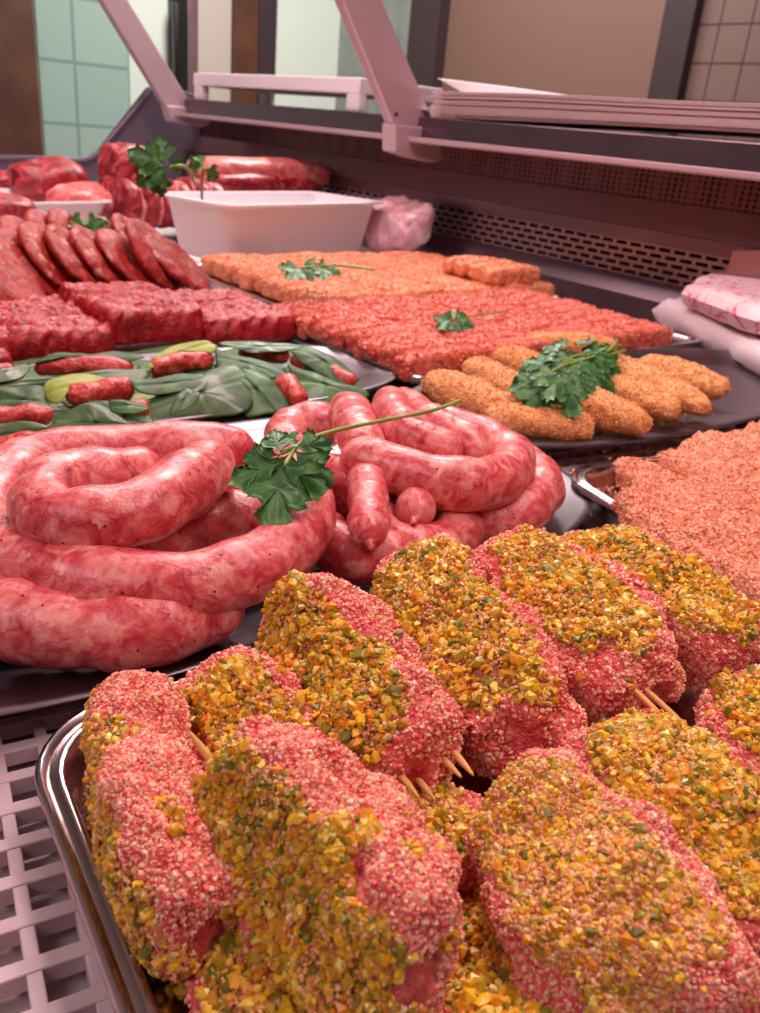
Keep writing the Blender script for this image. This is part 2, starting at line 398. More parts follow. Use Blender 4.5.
quadwall('wall_front', W(3.7, -2.5, FZ), Z * 2.9, -A * 6.2, M['ceiling'])
def aw(x, b): return float(Pb(x, 40, b) @ A)          # where the back wall is seen at this column
def bw(x, a): return float(Pa(x, 60, a) @ B)
def back_slab(x0, x1, th, mat, name, z0=FZ, z1=1.9):
    a0, a1 = aw(x0, BW - th), aw(x1, BW - th); mb = MB()
    mb.box(W((a0 + a1) / 2, BW - th / 2 - .001, (z0 + z1) / 2), A * abs(a1 - a0) / 2, B * th / 2, Z * (z1 - z0) / 2); o = mb.build(name, mat, smooth=False, bevel=.004); return struct(o)
def end_slab(x0, x1, th, mat, name, z0=FZ, z1=1.9):
    b0, b1 = bw(x0, EW - th), bw(x1, EW - th); mb = MB()
    mb.box(W(EW - th / 2 - .001, (b0 + b1) / 2, (z0 + z1) / 2), A * th / 2, B * abs(b1 - b0) / 2, Z * (z1 - z0) / 2); o = mb.build(name, mat, smooth=False, bevel=.004); return struct(o)
# tiled stretch of the back wall
a1 = aw(690, BW - .01); quadwall('wall_tiles', W(a1 - 2.2, BW - .012, FZ), Z * 2.9, A * 2.2, M['tilewall'], .01)
back_slab(658, 689, .05, M['dkpost'], 'trim_1')
back_slab(408, 436, .06, M['dkpost'], 'trim_2')
back_slab(398, 407, .05, M['paleglass'], 'trim_3')
back_slab(284, 398, .03, M['paleglass'], 'window_1', .1, 1.7)
b0, b1 = bw(38, EW), bw(128, EW)
quadwall('wall_pale_tiles', W(EW - .012, b1, FZ), Z * 2.9, -B * (b1 - b0), M['tealtile'], .01)
end_slab(-140, 37, .06, M['wood'], 'door_1')
end_slab(174, 187, .05, M['black'], 'trim_4')
end_slab(188, 197, .04, M['steel_satin'], 'trim_5')
end_slab(198, 233, .03, M['creampanel'], 'door_2')
end_slab(234, 258, .06, M['wood'], 'trim_6')
end_slab(259, 276, .03, M['dkpost'], 'trim_7')
mb = MB(); mb.box(Pa(176, 48, EW - .08), A * .02, B * .012, Z * .16); o = mb.build('door_handle', M['black'], bevel=.005); struct(o)

# ---- the refrigerated counter -------------------------------------------------
A0, A1 = -.45, 2.30
def along(prof, mat, name, a0=A0, a1=A1, smooth=False, bevel=0.):
    """(b, z) profile extruded along the counter"""
    mb = MB(); mb.prism([W(a0, b, z) for b, z in prof], A * (a1 - a0)); return mb.build(name, mat, smooth=smooth, bevel=bevel)
counter = thing('display_counter', 'long steel refrigerated counter holding all the meat trays', 'counter', W(.9, .5, FZ))
def cpart(name, prof, mat, a0=A0, a1=A1, bevel=.0015):
    mb = MB(); mb.prism([W(a0, b, z) for b, z in prof], A * (a1 - a0)); return mb.build(name, mat, counter, smooth=False, bevel=bevel)
cpart('deck', [(-.14, -.045), (1.13, -.045), (1.13, -.0195), (-.14, -.0195)], M['steel_deck'])
cpart('cabinet', [(-.14, FZ), (1.13, FZ), (1.13, -.046), (-.14, -.046)], M['panel'])
cpart('back_slope', [(1.10, -.035), (1.20, -.035), (1.20, .036), (1.125, .036), (1.11, .01)], M['steel_dark'])
# slotted vent: rows of strips with bridges between, open to a dark duct behind
mb = MB(); za, zb = .036, .086; rows = 5; bt = 1.127
pitch = (zb - za) / rows
for r in range(rows + 1):
    mb.box(W((A0 + A1) / 2, bt, za + r * pitch), A * (A1 - A0) / 2, B * .0012, Z * pitch * .22)
sl = .026
for r in range(rows):
    a = A0 + (sl / 2 if r % 2 else 0)
    while a < A1:
        mb.box(W(a, bt, za + (r + .5) * pitch), A * .0030, B * .0012, Z * pitch * .5); a += sl
mb.build('slotted_vent', M['steel_satin'], counter, smooth=False)
cpart('vent_duct', [(1.16, .03), (1.165, .03), (1.165, .095), (1.16, .095)], M['hole'])
cpart('ledge', [(1.118, .086), (1.165, .086), (1.165, .101), (1.118, .107)], M['steel_dark'])
m, nt, b = newmat('fine_mesh'); b.inputs['Metallic'].default_value = .8; b.inputs['Roughness'].default_value = .38
tc = N(nt, 'ShaderNodeTexCoord'); v = N(nt, 'ShaderNodeTexVoronoi', i_Scale=130., i_Randomness=0.); nt.links.new(tc.outputs['Object'], v.inputs['Vector'])
r_ = ramp(nt, [(.34, (30, 14, 14)), (.42, (120, 78, 78))]); nt.links.new(v.outputs['Distance'], r_.inputs[0]); nt.links.new(r_.outputs[0], b.inputs['Base Color']); M['mesh'] = m
cpart('perforated_back', [(1.155, .145), (1.165, .145), (1.165, .235), (1.155, .2)], M['mesh'])
M['copper'] = steel('reddish_steel', (196, 164, 162), .42)
cpart('back_panel', [(1.135, .10), (1.175, .10), (1.165, .15), (1.158, .146)], M['copper'])
# service shelf over the back wall
cpart('shelf_lip', [(1.0, .191), (1.012, .189), (1.012, .197), (1.0, .199)], M['alu'], A0, 2.16)
cpart('service_shelf', [(1.012, .190), (1.3, .190), (1.3, .231), (1.03, .231), (1.028, .197), (1.012, .197)], M['steel_dark'], A0, 2.16)
cpart('rear_cabinet', [(1.2, FZ), (1.66, FZ), (1.66, .05), (1.2, .05)], M['panel'])
# end panel, drawn in its own plane
EA = 2.30
poly = [Pa(x, y, EA) for x, y in [(-140, 250), (-140, 160), (-60, 158), (84, 161), (97, 156), (150, 88), (164, 84), (200, 96), (225, 110), (300, 112), (380, 118), (380, 260)]]
mb = MB(); mb.prism(poly, A * .03); mb.build('end_panel', M['panel'], counter, smooth=False, bevel=.003)
# raised rim of the glass opening
mb = MB(); tube(mb, [Pa(x, y, EA - .006) for x, y in [(-140, 157), (-60, 157), (40, 158), (82, 160), (96, 155)]], .006, 8, capr=False)
tube(mb, [Pa(x, y, EA - .006) for x, y in [(96, 155), (125, 121), (152, 89)]], .006, 8, capr=False); mb.build('glass_channel', M['panel'], counter)
m, nt, b = newmat('clear_glass'); b.inputs['Transmission Weight'].default_value = 1; b.inputs['Roughness'].default_value = .02; b.inputs['IOR'].default_value = 1.02
b.inputs['Base Color'].default_value = (.93, .97, .96, 1); M['glass'] = m
poly = [Pa(x, y, EA + .014) for x, y in [(-140, 156), (84, 157), (97, 152), (152, 84), (100, 0), (40, -80), (-140, -80)]]
mb = MB(); mb.prism(poly, A * .005); mb.build('end_glass', M['glass'], counter, smooth=False)
# glass support brackets
def bracket(label, a, main, foot, th):
    t = thing('glass_bracket', label, 'bracket', Pa(*foot[0], a), 'pink painted brackets of the counter')
    mb = MB(); mb.prism([Pa(x, y, a) for x, y in main], A * th); mb.build('arm', M['alu'], t, smooth=False, bevel=.003)
    mb = MB(); mb.prism([Pa(x, y, a - .012) for x, y in foot], A * (th + .014)); mb.build('foot', M['alu'], t, smooth=False, bevel=.004)
    f = main
    mb = MB()
    c = Pa((main[1][0] + main[2][0]) / 2 + 2, main[1][1] - 12, a); n = -A
    tube(mb, [c + n * .002, c - n * .004], .003, 10, step=.001, capr=False); mb.build('screw', M['black'], t)
# main: lower-left, lower-right, upper-right, upper-left
bracket('wide slanting bracket whose foot meets the shelf beside the paper stack', 1.23, [(394, 126), (436, 126), (352, -70), (314, -70)], [(395, 124), (440, 128), (443, 160), (434, 163), (412, 158), (395, 152)], .024)
bracket('slanting bracket farther off, beside the glass end of the counter', 2.13, [(168, 110), (195, 110), (88, -66), (62, -66)], [(167, 105), (208, 109), (213, 121), (203, 127), (172, 122)], .028)

# plastic grating under the near trays
t = thing('plastic_grating', 'white plastic grating under the left edge of the front tray', 'grating', W(.2, .25, -.035))
mb = MB(); gz = -.014
ga0, ga1, gb0, gb1 = -.1, .62, -.13, .62
gd = R(-10.)
GA = math.cos(gd) * A + math.sin(-gd) * B; GB = np.array([GA[1], -GA[0], 0])
o0 = W(.2, .058) - GA * .2
for k in range(-12, 36):
    c = o0 + GB * (k * .0155) + GA * .2 + Z * gz; mb.box(c, GA * .42, GB * .0022, Z * .004)
for k in range(-12, 40):
    for q in range(1): 
        c = o0 + GA * (k * .0158) + GB * .205 + Z * (gz + .001); mb.box(c, GA * .0026, GB * .42, Z * .0035)
mb.build('lattice', M['grid_plastic'], t, smooth=False, bevel=.0006)

# ================================================================== TRAYS
RIM = [(.016, -.004), (.009, -.003), (.0045, .008), (.0, .0105), (-.0003, .012), (.0003, .0135), (.0016, .0145), (.0032, .0137), (.0038, .0128), (.0046, .0128), (.0058, .0142), (.0072, .0146), (.0084, .0138), (.0105, .006), (.013, .0018), (.017, .0004), (.022, 0)]
# front tray: its left edge runs from (75,720) to (125,1013)
c0 = P(40, 735, .0145); fa = R(-34.5)
ux = np.array([math.cos(-fa), math.sin(-fa), 0]); uy = np.array([-math.sin(-fa), math.cos(-fa), 0])
TW, TL = .312, .40
fc = P(66, 718, .0145); fc = fc + ux * (TW / 2 - .016) - uy * (TL / 2 - .004)
tray('steel_tray', 'front rectangular steel tray under the pistachio crusted meat rolls', 'tray', fc, fa, lambda i: rrect(TW / 2 - i, TL / 2 - i, .034 - i * .6, 8), RIM, M['steel'], .001)
ca = R(-27.)
ux = np.array([math.cos(-ca), math.sin(-ca), 0]); uy = np.array([-math.sin(-ca), math.cos(-ca), 0])
cc = P(560, 470, .0145) + ux * .20 - uy * .155
tray('steel_tray', 'right hand steel tray under the flat breaded cutlets', 'tray', cc, ca, lambda i: rrect(.205 - i, .16 - i, .036 - i * .6, 8), RIM, M['steel'], .001)
PL = [(.03, -.003), (.012, .001), (.0, .0085), (-.0004, .0095), (.0006, .0102), (.004, .0096), (.026, .006), (.032, .002), (.040, .0)]
def platter(label, ca_, cb, hx, hy, e, z0=0., mat='platter', prof=PL, rot=0., n=80):
    return tray('steel_platter', label, 'platter', W(ca_, cb), AZ + rot, lambda i: selli(hx - i, hy - i, e, n), prof, M[mat], z0)
platter('wide steel platter under the two heaps of fresh pink sausages', .383, .205, .235, .128, 3.2, .0)
mb = MB(); mb.prism([np.array([x, y, z]) for x, y, z in [W(.300, .03, .0088), W(.300, .388, .0088), W(.478, .400, .0088), W(.488, .02, .0088)]], Z * .004)
tag(mb.build('white_board', M['foam'], smooth=False, bevel=.001), 'white board lying on the platter under the pink sausages', 'board')
platter('steel platter with the green leaf wrapped meat rolls on it', .618, .27, .225, .088, 3.0, .0)
platter('steel tray under the bright red ground meat and round patties', .895, .25, .275, .16, 4.5, .0)
platter('dark oval steel platter under the golden breaded croquettes', .448, .672, .262, .107, 2.5, .002)
RT = [(.012, -.003), (.004, .002), (0, .009), (.001, .0105), (.005, .0105), (.009, .007), (.012, .001), (.016, 0)]
tray('steel_tray', 'far steel tray under the pale orange herbed meat logs', 'tray', W(.965, .755), AZ, lambda i: rrect(.232 - i, .170 - i, .02 - i * .3, 6), RT, M['steel'], .001)
tray('steel_tray', 'steel tray under the pinkish red ground meat logs', 'tray', W(.672, .715), AZ, lambda i: rrect(.235 - i, .122 - i, .02 - i * .3, 6), RT, M['steel'], .001)

# ================================================================== FOOD MATERIALS
M['crust'] = meat('breaded_red_meat', [(.28, (170, 30, 40)), (.42, (212, 66, 72)), (.56, (232, 112, 102)), (.7, (240, 158, 132))], 130, .9, 900, .45, .1, .8, sub=.1)
M['grain_pink'] = island('pink_crumb', [(236, 128, 112), (244, 166, 140), (228, 98, 92), (248, 188, 156), (240, 148, 124), (222, 82, 84), (248, 204, 172), (238, 138, 112), (244, 172, 146)], .4, .15)
M['grain_tan'] = island('tan_crumb', [(222, 150, 96), (236, 178, 120), (204, 124, 74), (240, 196, 144), (190, 104, 66), (228, 160, 104)], .45, .1)
M['pistachio'] = island('chopped_pistachio', [(222, 168, 32), (206, 146, 22), (232, 186, 48), (184, 150, 32), (216, 132, 22), (138, 126, 26), (226, 174, 28), (240, 206, 88), (198, 154, 28), (224, 148, 24), (112, 112, 24), (186, 128, 24), (240, 188, 40), (160, 122, 26), (228, 164, 36), (172, 150, 40), (214, 176, 56)], .36, .12, .15)
M['underpat'] = meat('pistachio_paste', [(.3, (112, 74, 28)), (.5, (170, 116, 46)), (.7, (206, 140, 70))], 200, .8, 700, .5, .1)
M['sausage'] = meat('fresh_sausage', [(.24, (138, 20, 36)), (.38, (188, 52, 62)), (.5, (212, 88, 92)), (.6, (226, 122, 118)), (.74, (242, 172, 158))], 105, .3, 500, .36, .22, 1.1, 6., fat=(130., (242, 178, 162), .55), fine=(330., (96, 48, 40), .95), sub=.08)
M['orange_log'] = meat('orange_meat', [(.3, (206, 108, 72)), (.5, (232, 144, 100)), (.7, (244, 174, 130))], 130, .9, 600, .55, .06, .6, fine=(110., (84, 104, 40), .95))
M['pink_log'] = meat('pink_ground_meat', [(.28, (168, 46, 36)), (.46, (208, 82, 64)), (.6, (226, 122, 94)), (.78, (242, 172, 140))], 130, .9, 600, .5, .08, .6, fine=(120., (80, 84, 34), .98))
M['red_meat'] = meat('red_ground_meat', [(.28, (104, 4, 12)), (.46, (160, 8, 20)), (.58, (186, 22, 32)), (.76, (222, 96, 84))], 120, .9, 420, .45, .1, .8, fat=(75., (236, 160, 140), .9))
M['fill'] = meat('coral_filling', [(.3, (150, 22, 24)), (.48, (200, 52, 48)), (.62, (228, 104, 92)), (.78, (240, 150, 130))], 150, .9, 420, .35, .3, .8)
M['patty'] = meat('red_patty', [(.28, (98, 8, 8)), (.46, (150, 18, 14)), (.58, (176, 34, 24)), (.74, (214, 98, 76))], 130, .9, 350, .55, .0, .9, fat=(110., (236, 170, 150), .8))
M['breading'] = meat('golden_breading', [(.28, (212, 126, 68)), (.5, (234, 158, 92)), (.7, (246, 190, 128))], 150, 1., 700, .55, 0., .5)
M['grain_gold'] = island('golden_crumb', [(234, 158, 94), (242, 180, 118), (220, 136, 76), (248, 200, 146), (230, 150, 88)], .5)
M['cutlet'] = meat('pink_breading', [(.28, (198, 100, 72)), (.5, (226, 146, 108)), (.7, (242, 184, 146))], 110, 1., 650, .55, 0., .7)
M['grain_cut'] = island('cutlet_crumb', [(230, 150, 112), (240, 178, 140), (212, 118, 86), (246, 200, 164), (226, 138, 100), (204, 104, 80)], .5)
M['dark_meat'] = meat('dark_red_meat', [(.3, (88, 8, 18)), (.48, (146, 24, 36)), (.6, (186, 62, 70)), (.74, (224, 138, 132))], 34, .5, 200, .45, .15, 1.8)
M['pork'] = meat('pale_pork', [(.3, (196, 70, 74)), (.5, (222, 116, 112)), (.7, (238, 172, 160))], 30, .5, 160, .45, .12, 1.6)
M['pick'] = plain('toothpick_wood', (226, 168, 96), .55, bump=.2, bscale=500)
def leafmat(name, c1, c2, c3, rough=.5, coat=.05, vs=60.):
    m, nt, b = newmat(name); tc = N(nt, 'ShaderNodeTexCoord')
    n = N(nt, 'ShaderNodeTexNoise', i_Scale=vs, i_Detail=3.); nt.links.new(tc.outputs['Object'], n.inputs['Vector'])
    r = ramp(nt, [(.3, c1), (.5, c2), (.72, c3)]); nt.links.new(n.outputs['Fac'], r.inputs[0]); nt.links.new(r.outputs[0], b.inputs['Base Color'])
    b.inputs['Roughness'].default_value = rough; b.inputs['Coat Weight'].default_value = coat
    bp = N(nt, 'ShaderNodeBump', i_Strength=.2, i_Distance=.002); nt.links.new(n.outputs['Fac'], bp.inputs['Height']); nt.links.new(bp.outputs[0], b.inputs['Normal'])
    return m
M['leaf'] = leafmat('dark_green_leaf', (28, 62, 18), (44, 88, 26), (72, 118, 42))
M['leaf_grey'] = leafmat('dull_green_leaf', (46, 76, 36), (66, 98, 50), (92, 118, 70), .38, .2)
M['leaf_yellow'] = leafmat('yellow_green_leaf', (120, 138, 34), (150, 164, 48), (168, 170, 66))
M['parsley'] = leafmat('parsley_leaf', (34, 84, 30), (50, 110, 42), (84, 140, 58), .45, .08, 120.)
M['stem'] = plain('parsley_stem', (150, 170, 70), .45, var=(40, (112, 146, 54)))

# ================================================================== PISTACHIO MEAT ROLLS
def pick(parent, p0, p1, r=.0011):
    mb = MB(); tube(mb, [np.array(p0), np.array(p1)], lambda t, e: r * min(1, .35 + e / .009), 8, step=.001)
    return mb.build('toothpick', M['pick'], parent)
def meat_roll(label, far, near, z, Wd, T, phi, seed, picks=(), npis=900, ngr=5200, cover=(.86, .80), zn=None, tan=4, ps=.0017, gs=.00062, sx=0., lump=1., wrap=0.):
    """far/near: end points; Wd width of the crusted face, T thickness, phi: lean of the face towards the counter's front"""
    Wd *= .87; T *= .9
    p0, p1 = P(*far, z), P(*near, z if zn is None else zn); c = (p0 + p1) / 2; L = np.linalg.norm(p1 - p0)
    x, y, zz = frame(p1 - p0, Z)
    n = zz * math.cos(phi) - y * math.sin(phi) if (y @ B) > 0 else zz * math.cos(phi) + y * math.sin(phi)
    x, y2, n = frame(x, n)                      # y2 = n x x
    y2 = np.cross(n, x)
    rng = np.random.default_rng(seed)
    def shape(th, ph):
        cx = np.cos(th); s = np.sin(th) ** .36
        X = cx * L / 2; lx = cx
        wv = 1 + .05 * np.sin(lx * 5 + seed) + .03 * np.sin(lx * 11 + seed * 2)
        Yv = sgnp(np.cos(ph), .62) * Wd / 2 * s * wv; Zv = sgnp(np.sin(ph), .72) * T / 2 * s
        return np.stack([X, Yv, Zv], 1)
    V, F, tri = blob(96, 84, shape)
    N0 = vnormals(V, F)
    loc = V.copy()
    # the wrapped edge of the meat stands proud around the crusted face; folds run along the sides
    e = np.sqrt((V[:, 0] / (L / 2 * cover[0])) ** 2 * .0 + (np.abs(V[:, 0]) / (L / 2 * cover[0])) ** 3.2 + (np.abs(V[:, 1]) / (Wd / 2 * cover[1])) ** 3.2)
    face = V[:, 2] > 0
    lip = np.exp(-((e - 1.25) / .2) ** 2) * face * .0018
    dent = (e < 1.0) * face * -.0006
    side = ~face | (e > 1.2)
    folds = side * (np.sin(V[:, 2] * 520 + fbm(V, 40, seed) * 4) * .0006)
    V = V + N0 * (lip + dent + folds + fbm(V, 45, seed, 3) * .0034 * lump + fbm(V, 160, seed + 9, 2) * .0012)[:, None]
    V[:, 2] += .004 * np.sin(V[:, 0] / L * 3.1 + seed) ; V[:, 1] += sx * (V[:, 0] / L * 2) ** 2
    Rm = np.stack([x, y2, n]); Vw = V @ Rm + c; locm = V
    root = thing('meat_roll', label, 'meat roll', np.array([c[0], c[1], Vw[:, 2].min()]), 'pistachio crusted meat rolls on the front tray')
    mb = MB(); mb.addarr(Vw, F, 0)
    fc_ = V[F].mean(1); inp = ((np.abs(fc_[:, 0]) / (L / 2 * cover[0])) ** 3.2 + (np.abs(fc_[:, 1]) / (Wd / 2 * cover[1])) ** 3.2 < 1.0 - .5 * fbm(fc_, 80, seed + 7, 2)) & (fc_[:, 2] > 0)
    mb.m = [2 if q else 0 for q in inp]
    mb.f += [list(t) for t in tri]; mb.m += [0] * len(tri)
    # meat grains
    ev = lambda q: (np.abs(q[:, 0]) / (L / 2 * cover[0])) ** 3.2 + (np.abs(q[:, 1]) / (Wd / 2 * cover[1])) ** 3.2
    toloc = lambda q: (q - c) @ Rm.T
    def w_pink(cen, nm):
        q = toloc(cen); k = (ev(q) > .8 + .3 * fbm(q, 70, seed + 3, 2)) | (nm @ n < .1)
        vis = (nm @ Z > -.75)
        return k * vis * np.clip(.55 + 1.2 * fbm(q, 60, seed + 5, 2), .5, 1.4)
    pts, nn = sample(Vw, F, int(ngr * 1.5), rng, w_pink); bits(mb, pts, nn, gs, rng, 1, 'chunk', .25, .4, .25)
    mb.build('breaded_meat', [M['crust'], M['grain_pink'], M['underpat']], root, smooth=[True, False, True])
    def w_pis(cen, nm):
        q = toloc(cen); ee = ev(q) + .6 * fbm(q, 80, seed + 7, 2) - wrap * (q[:, 1] * (1 if (y2 @ B) < 0 else -1) > 0) * .6
        return ((ee < 1.05) & (nm @ n > .0)) * np.clip(.75 + .9 * fbm(q, 70, seed + 11, 2), .4, 1.4) + .004 * (nm @ n > -.2)
    pc = MB(); pts, nn = sample(Vw, F, npis, rng, w_pis); bits(pc, pts, nn, ps, rng, 0, 'chunk', .3, .25, .25)
    pts, nn = sample(Vw, F, int(npis * tan), rng, w_pis); bits(pc, pts, nn, .00062, rng, 1, 'chunk', .8, .35, .25)
    pts, nn = sample(Vw, F, npis // 2, rng, w_pis); bits(pc, pts, nn, ps * .55, rng, 0, 'chunk', 1.3, .3, .3)
    pc.build('pistachio_coating', [M['pistachio'], M['grain_tan']], root, smooth=False, kind='stuff')
    for (ax_, ay_, az_, bx_, by_, bz_) in picks: pick(root, P(ax_, ay_, az_), P(bx_, by_, bz_))
    return root
meat_roll('leftmost crusted meat roll, standing on its edge against the tray rim', (126, 716), (219, 930), .026, .050, .036, R(98), 1, [(222, 775, .046, 189, 731, .056)], 1300, 13000, (.98, .84), lump=1.1, ps=.0014, gs=.00052)
meat_roll('small crusted meat roll end tucked behind the leftmost roll', (216, 690), (310, 800), .022, .044, .030, R(30), 2, [], 500, 3000)
meat_roll('large lumpy meat roll with crusted left side and pink top near the leftmost roll', (262, 768), (408, 985), .040, .052, .044, R(66), 3, [(240, 985, .020, 220, 958, .022)], 2000, 15000, (.98, .80), lump=1.9, tan=3.5, ps=.0014, gs=.0005)
meat_roll('meat roll with pistachios on its left side and two picks at its pink lower end', (305, 622), (405, 772), .032, .056, .046, R(60), 4, [(372, 740, .034, 420, 799, .033), (396, 752, .03, 436, 801, .028)], 1100, 7000, (.96, .84), lump=1.1)
meat_roll('plump meat roll with a pick poking from its far left top', (412, 570), (525, 735), .029, .056, .046, R(28), 5, [(425, 585, .040, 399, 558, .042), (440, 735, .036, 474, 776, .034), (430, 745, .034, 462, 778, .033)], 1100, 7500, (.90, .84), lump=1.5)
meat_roll('meat roll below the uppermost one, two picks in its lower right end', (505, 552), (655, 700), .028, .052, .046, R(24), 6, [(630, 685, .038, 672, 727, .034), (640, 684, .036, 688, 729, .033)], 1100, 7500, (.88, .80), lump=1.5)
meat_roll('uppermost meat roll, with an even oval crust beside the cutlet tray', (574, 548), (746, 672), .026, .050, .042, R(14), 7, [(560, 560, .030, 530, 530, .032), (715, 632, .036, 770, 665, .032), (735, 640, .032, 775, 668, .03)], 1100, 7500, (.90, .80), lump=1.5)
meat_roll('biggest front meat roll with a tan crumbly crust at the bottom edge', (515, 810), (690, 1025), .030, .054, .044, R(30), 8, [], 1500, 12000, (.94, .80), lump=1.7, tan=8, ps=.00125, gs=.0005)
meat_roll('meat roll with coarse bright pistachios behind the biggest front roll', (615, 752), (800, 940), .028, .054, .044, R(20), 9, [], 1600, 8000, (.94, .84), lump=1.5, ps=.0015, gs=.0005)
meat_roll('meat roll cut by the right edge below the two picks', (728, 706), (880, 850), .027, .054, .042, R(10), 10, [], 1000, 4000, (.94, .86))
meat_roll('lower meat roll peeping out beneath the large lumpy one', (262, 930), (345, 1100), .014, .050, .030, R(10), 11, [], 700, 2000, (.95, .85))
meat_roll('lower meat roll in the gap left of the biggest front roll', (450, 905), (545, 1090), .013, .046, .030, R(10), 12, [], 600, 2500, (.9, .8))
meat_roll('shaded lower meat roll in the middle gap under the picks', (385, 800), (450, 905), .013, .046, .028, R(10), 13, [], 500, 2200, (.9, .8))
# crumbs fallen on the front tray
mb = MB(); rng = np.random.default_rng(5); pts = []
for _ in range(420):
    t = rng.random(); x = 84 + 66 * t + rng.normal(0, 9); y = 775 + 235 * t + rng.normal(0, 10)
    pts.append(P(x, y, .0018))
pts = np.array(pts); bits(mb, pts, np.tile(Z, (len(pts), 1)), .00065, rng, 1, 'oct', .6, .5)
cl = []
for (x, y, s, n) in [(80, 848, 6, 14), (106, 912, 9, 16), (96, 893, 4, 8), (138, 965, 10, 20), (150, 1000, 12, 24), (110, 860, 5, 8), (120, 935, 8, 10), (165, 985, 10, 16)]:
    for _ in range(n): cl.append(P(x + rng.normal(0, s), y + rng.normal(0, s), .002 + rng.random() * .002))
cl = np.array(cl); bits(mb, cl, np.tile(Z, (len(cl), 1)), .0012, rng, 0, 'chunk', .6, .4)
tag(mb.build('pistachio_crumbs', [M['pistachio'], M['grain_tan']], smooth=False), 'fallen pistachio and bread crumbs on the front tray floor', 'crumbs', kind='stuff')

# ================================================================== SAUSAGES
SG = 'fresh pink sausages on the wide platter'
def sausage(label, pts, r, seed, nub=True):
    """pts: (px, py, z)"""
    mb = MB(); pp = [P(*q) for q in pts]
    def rad(t, e):
        k = r * (1 + .05 * math.sin(t * 23 + seed) + .03 * math.sin(t * 51 + seed * 3))
        if e < r * 1.5: k *= .80 + .2 * (e / (r * 1.5))
        return k
    tube(mb, pp, rad, 32, step=.0028, amp=.0011, seed=seed, nscale=55.)
    if nub:
        for a_, b_ in ((pp[0], pp[1]), (pp[-1], pp[-2])):
            d = a_ - b_; d /= np.linalg.norm(d)
            tube(mb, [a_ - d * .003, a_ + d * .002 + Z * .0003, a_ + d * .0045], lambda t, e: .0032 * (1 - .6 * t), 10, step=.001)
    o = mb.build('sausage', M['sausage']); return tag(o, label, 'sausage', SG)
sausage('longest sausage, looped around the left heap with its right end under the parsley', [(255, 452, .036), (190, 450, .040), (110, 452, .040), (40, 462, .038), (2, 486, .036), (-12, 520, .034), (10, 553, .034), (60, 578, .034), (120, 588, .034), (190, 586, .035), (245, 572, .036), (285, 548, .038), (302, 515, .040), (296, 485, .040), (276, 466, .034)], .0150, 1, False)
sausage('sausage bent double on top of the left heap', [(160, 470, .046), (110, 476, .050), (62, 484, .052), (40, 503, .052), (60, 522, .052), (105, 520, .054), (150, 507, .056), (190, 482, .056), (218, 455, .054)], .0142, 2, False)
sausage('short plump sausage lying inside the loop of the left heap', [(118, 552, .026), (150, 540, .028), (190, 527, .029), (235, 522, .030), (280, 528, .030)], .0150, 3, False)
sausage('lowest thick sausage at the left edge of the platter', [(-60, 560, .022), (-20, 600, .0225), (30, 622, .0225), (90, 630, .0225), (150, 626, .0225), (200, 612, .0225), (232, 592, .0225)], .0160, 4, False)
sausage('dark sausage underneath the looped one on the left heap', [(30, 540, .024), (100, 545, .022), (170, 500, .022), (240, 490, .022), (290, 540, .021)], .0125, 5, False)
sausage('front hooked sausage across the right heap', [(346, 452, .050), (372, 463, .050), (410, 474, .050), (450, 483, .049), (486, 484, .047), (507, 473, .045), (510, 457, .044), (488, 441, .044), (450, 430, .045), (415, 424, .043)], .0135, 6, False)
sausage('sausage curling round the right side of the right heap', [(500, 455, .028), (530, 470, .027), (540, 491, .027), (520, 512, .026), (488, 520, .025), (455, 512, .025), (430, 495, .025)], .0140, 7, False)
sausage('sausage hanging straight down with a pinched tip on the right heap', [(364, 470, .044), (368, 488, .046), (369, 508, .045), (368, 526, .043), (370, 544, .040)], .0098, 8)
sausage('stubby sausage tip to the right of the hanging one', [(420, 480, .040), (418, 495, .040), (415, 510, .039), (414, 521, .038)], .0098, 9)
sausage('sausage end rising behind the parsley leaf on the right heap', [(300, 470, .030), (286, 446, .036), (292, 428, .040), (318, 424, .042), (345, 434, .040)], .0135, 10, False)
sausage('sausage arching at the top middle of the right heap', [(372, 474, .040), (364, 450, .050), (356, 428, .054), (350, 415, .052), (346, 408, .046)], .0125, 11, False)
sausage('sausage with its rounded top highest on the right heap', [(390, 402, .048), (392, 416, .056), (404, 434, .056), (432, 444, .054), (462, 458, .050)], .0122, 12, False)
sausage('sausage lying beside the highest one on the right heap', [(400, 400, .040), (424, 420, .050), (448, 432, .052), (472, 448, .050), (484, 462, .046)], .0115, 13, False)
sausage('low sausage at the front left of the right heap', [(312, 516, .024), (322, 538, .0235), (345, 552, .023), (380, 556, .0225), (410, 548, .0225)], .0135, 14, False)
sausage('low sausage hooking round under the tips of the right heap', [(382, 500, .026), (384, 530, .0235), (402, 548, .023), (432, 548, .0225), (456, 534, .023), (462, 514, .024)], .0135, 15, False)
sausage('dark sausage deep inside the right heap', [(300, 500, .022), (345, 496, .026), (400, 498, .028), (450, 504, .026)], .0130, 16, False)
sausage('upper inner sausage between the two heaps', [(312, 470, .030), (338, 478, .034), (372, 486, .036), (420, 490, .036)], .0125, 17, False)

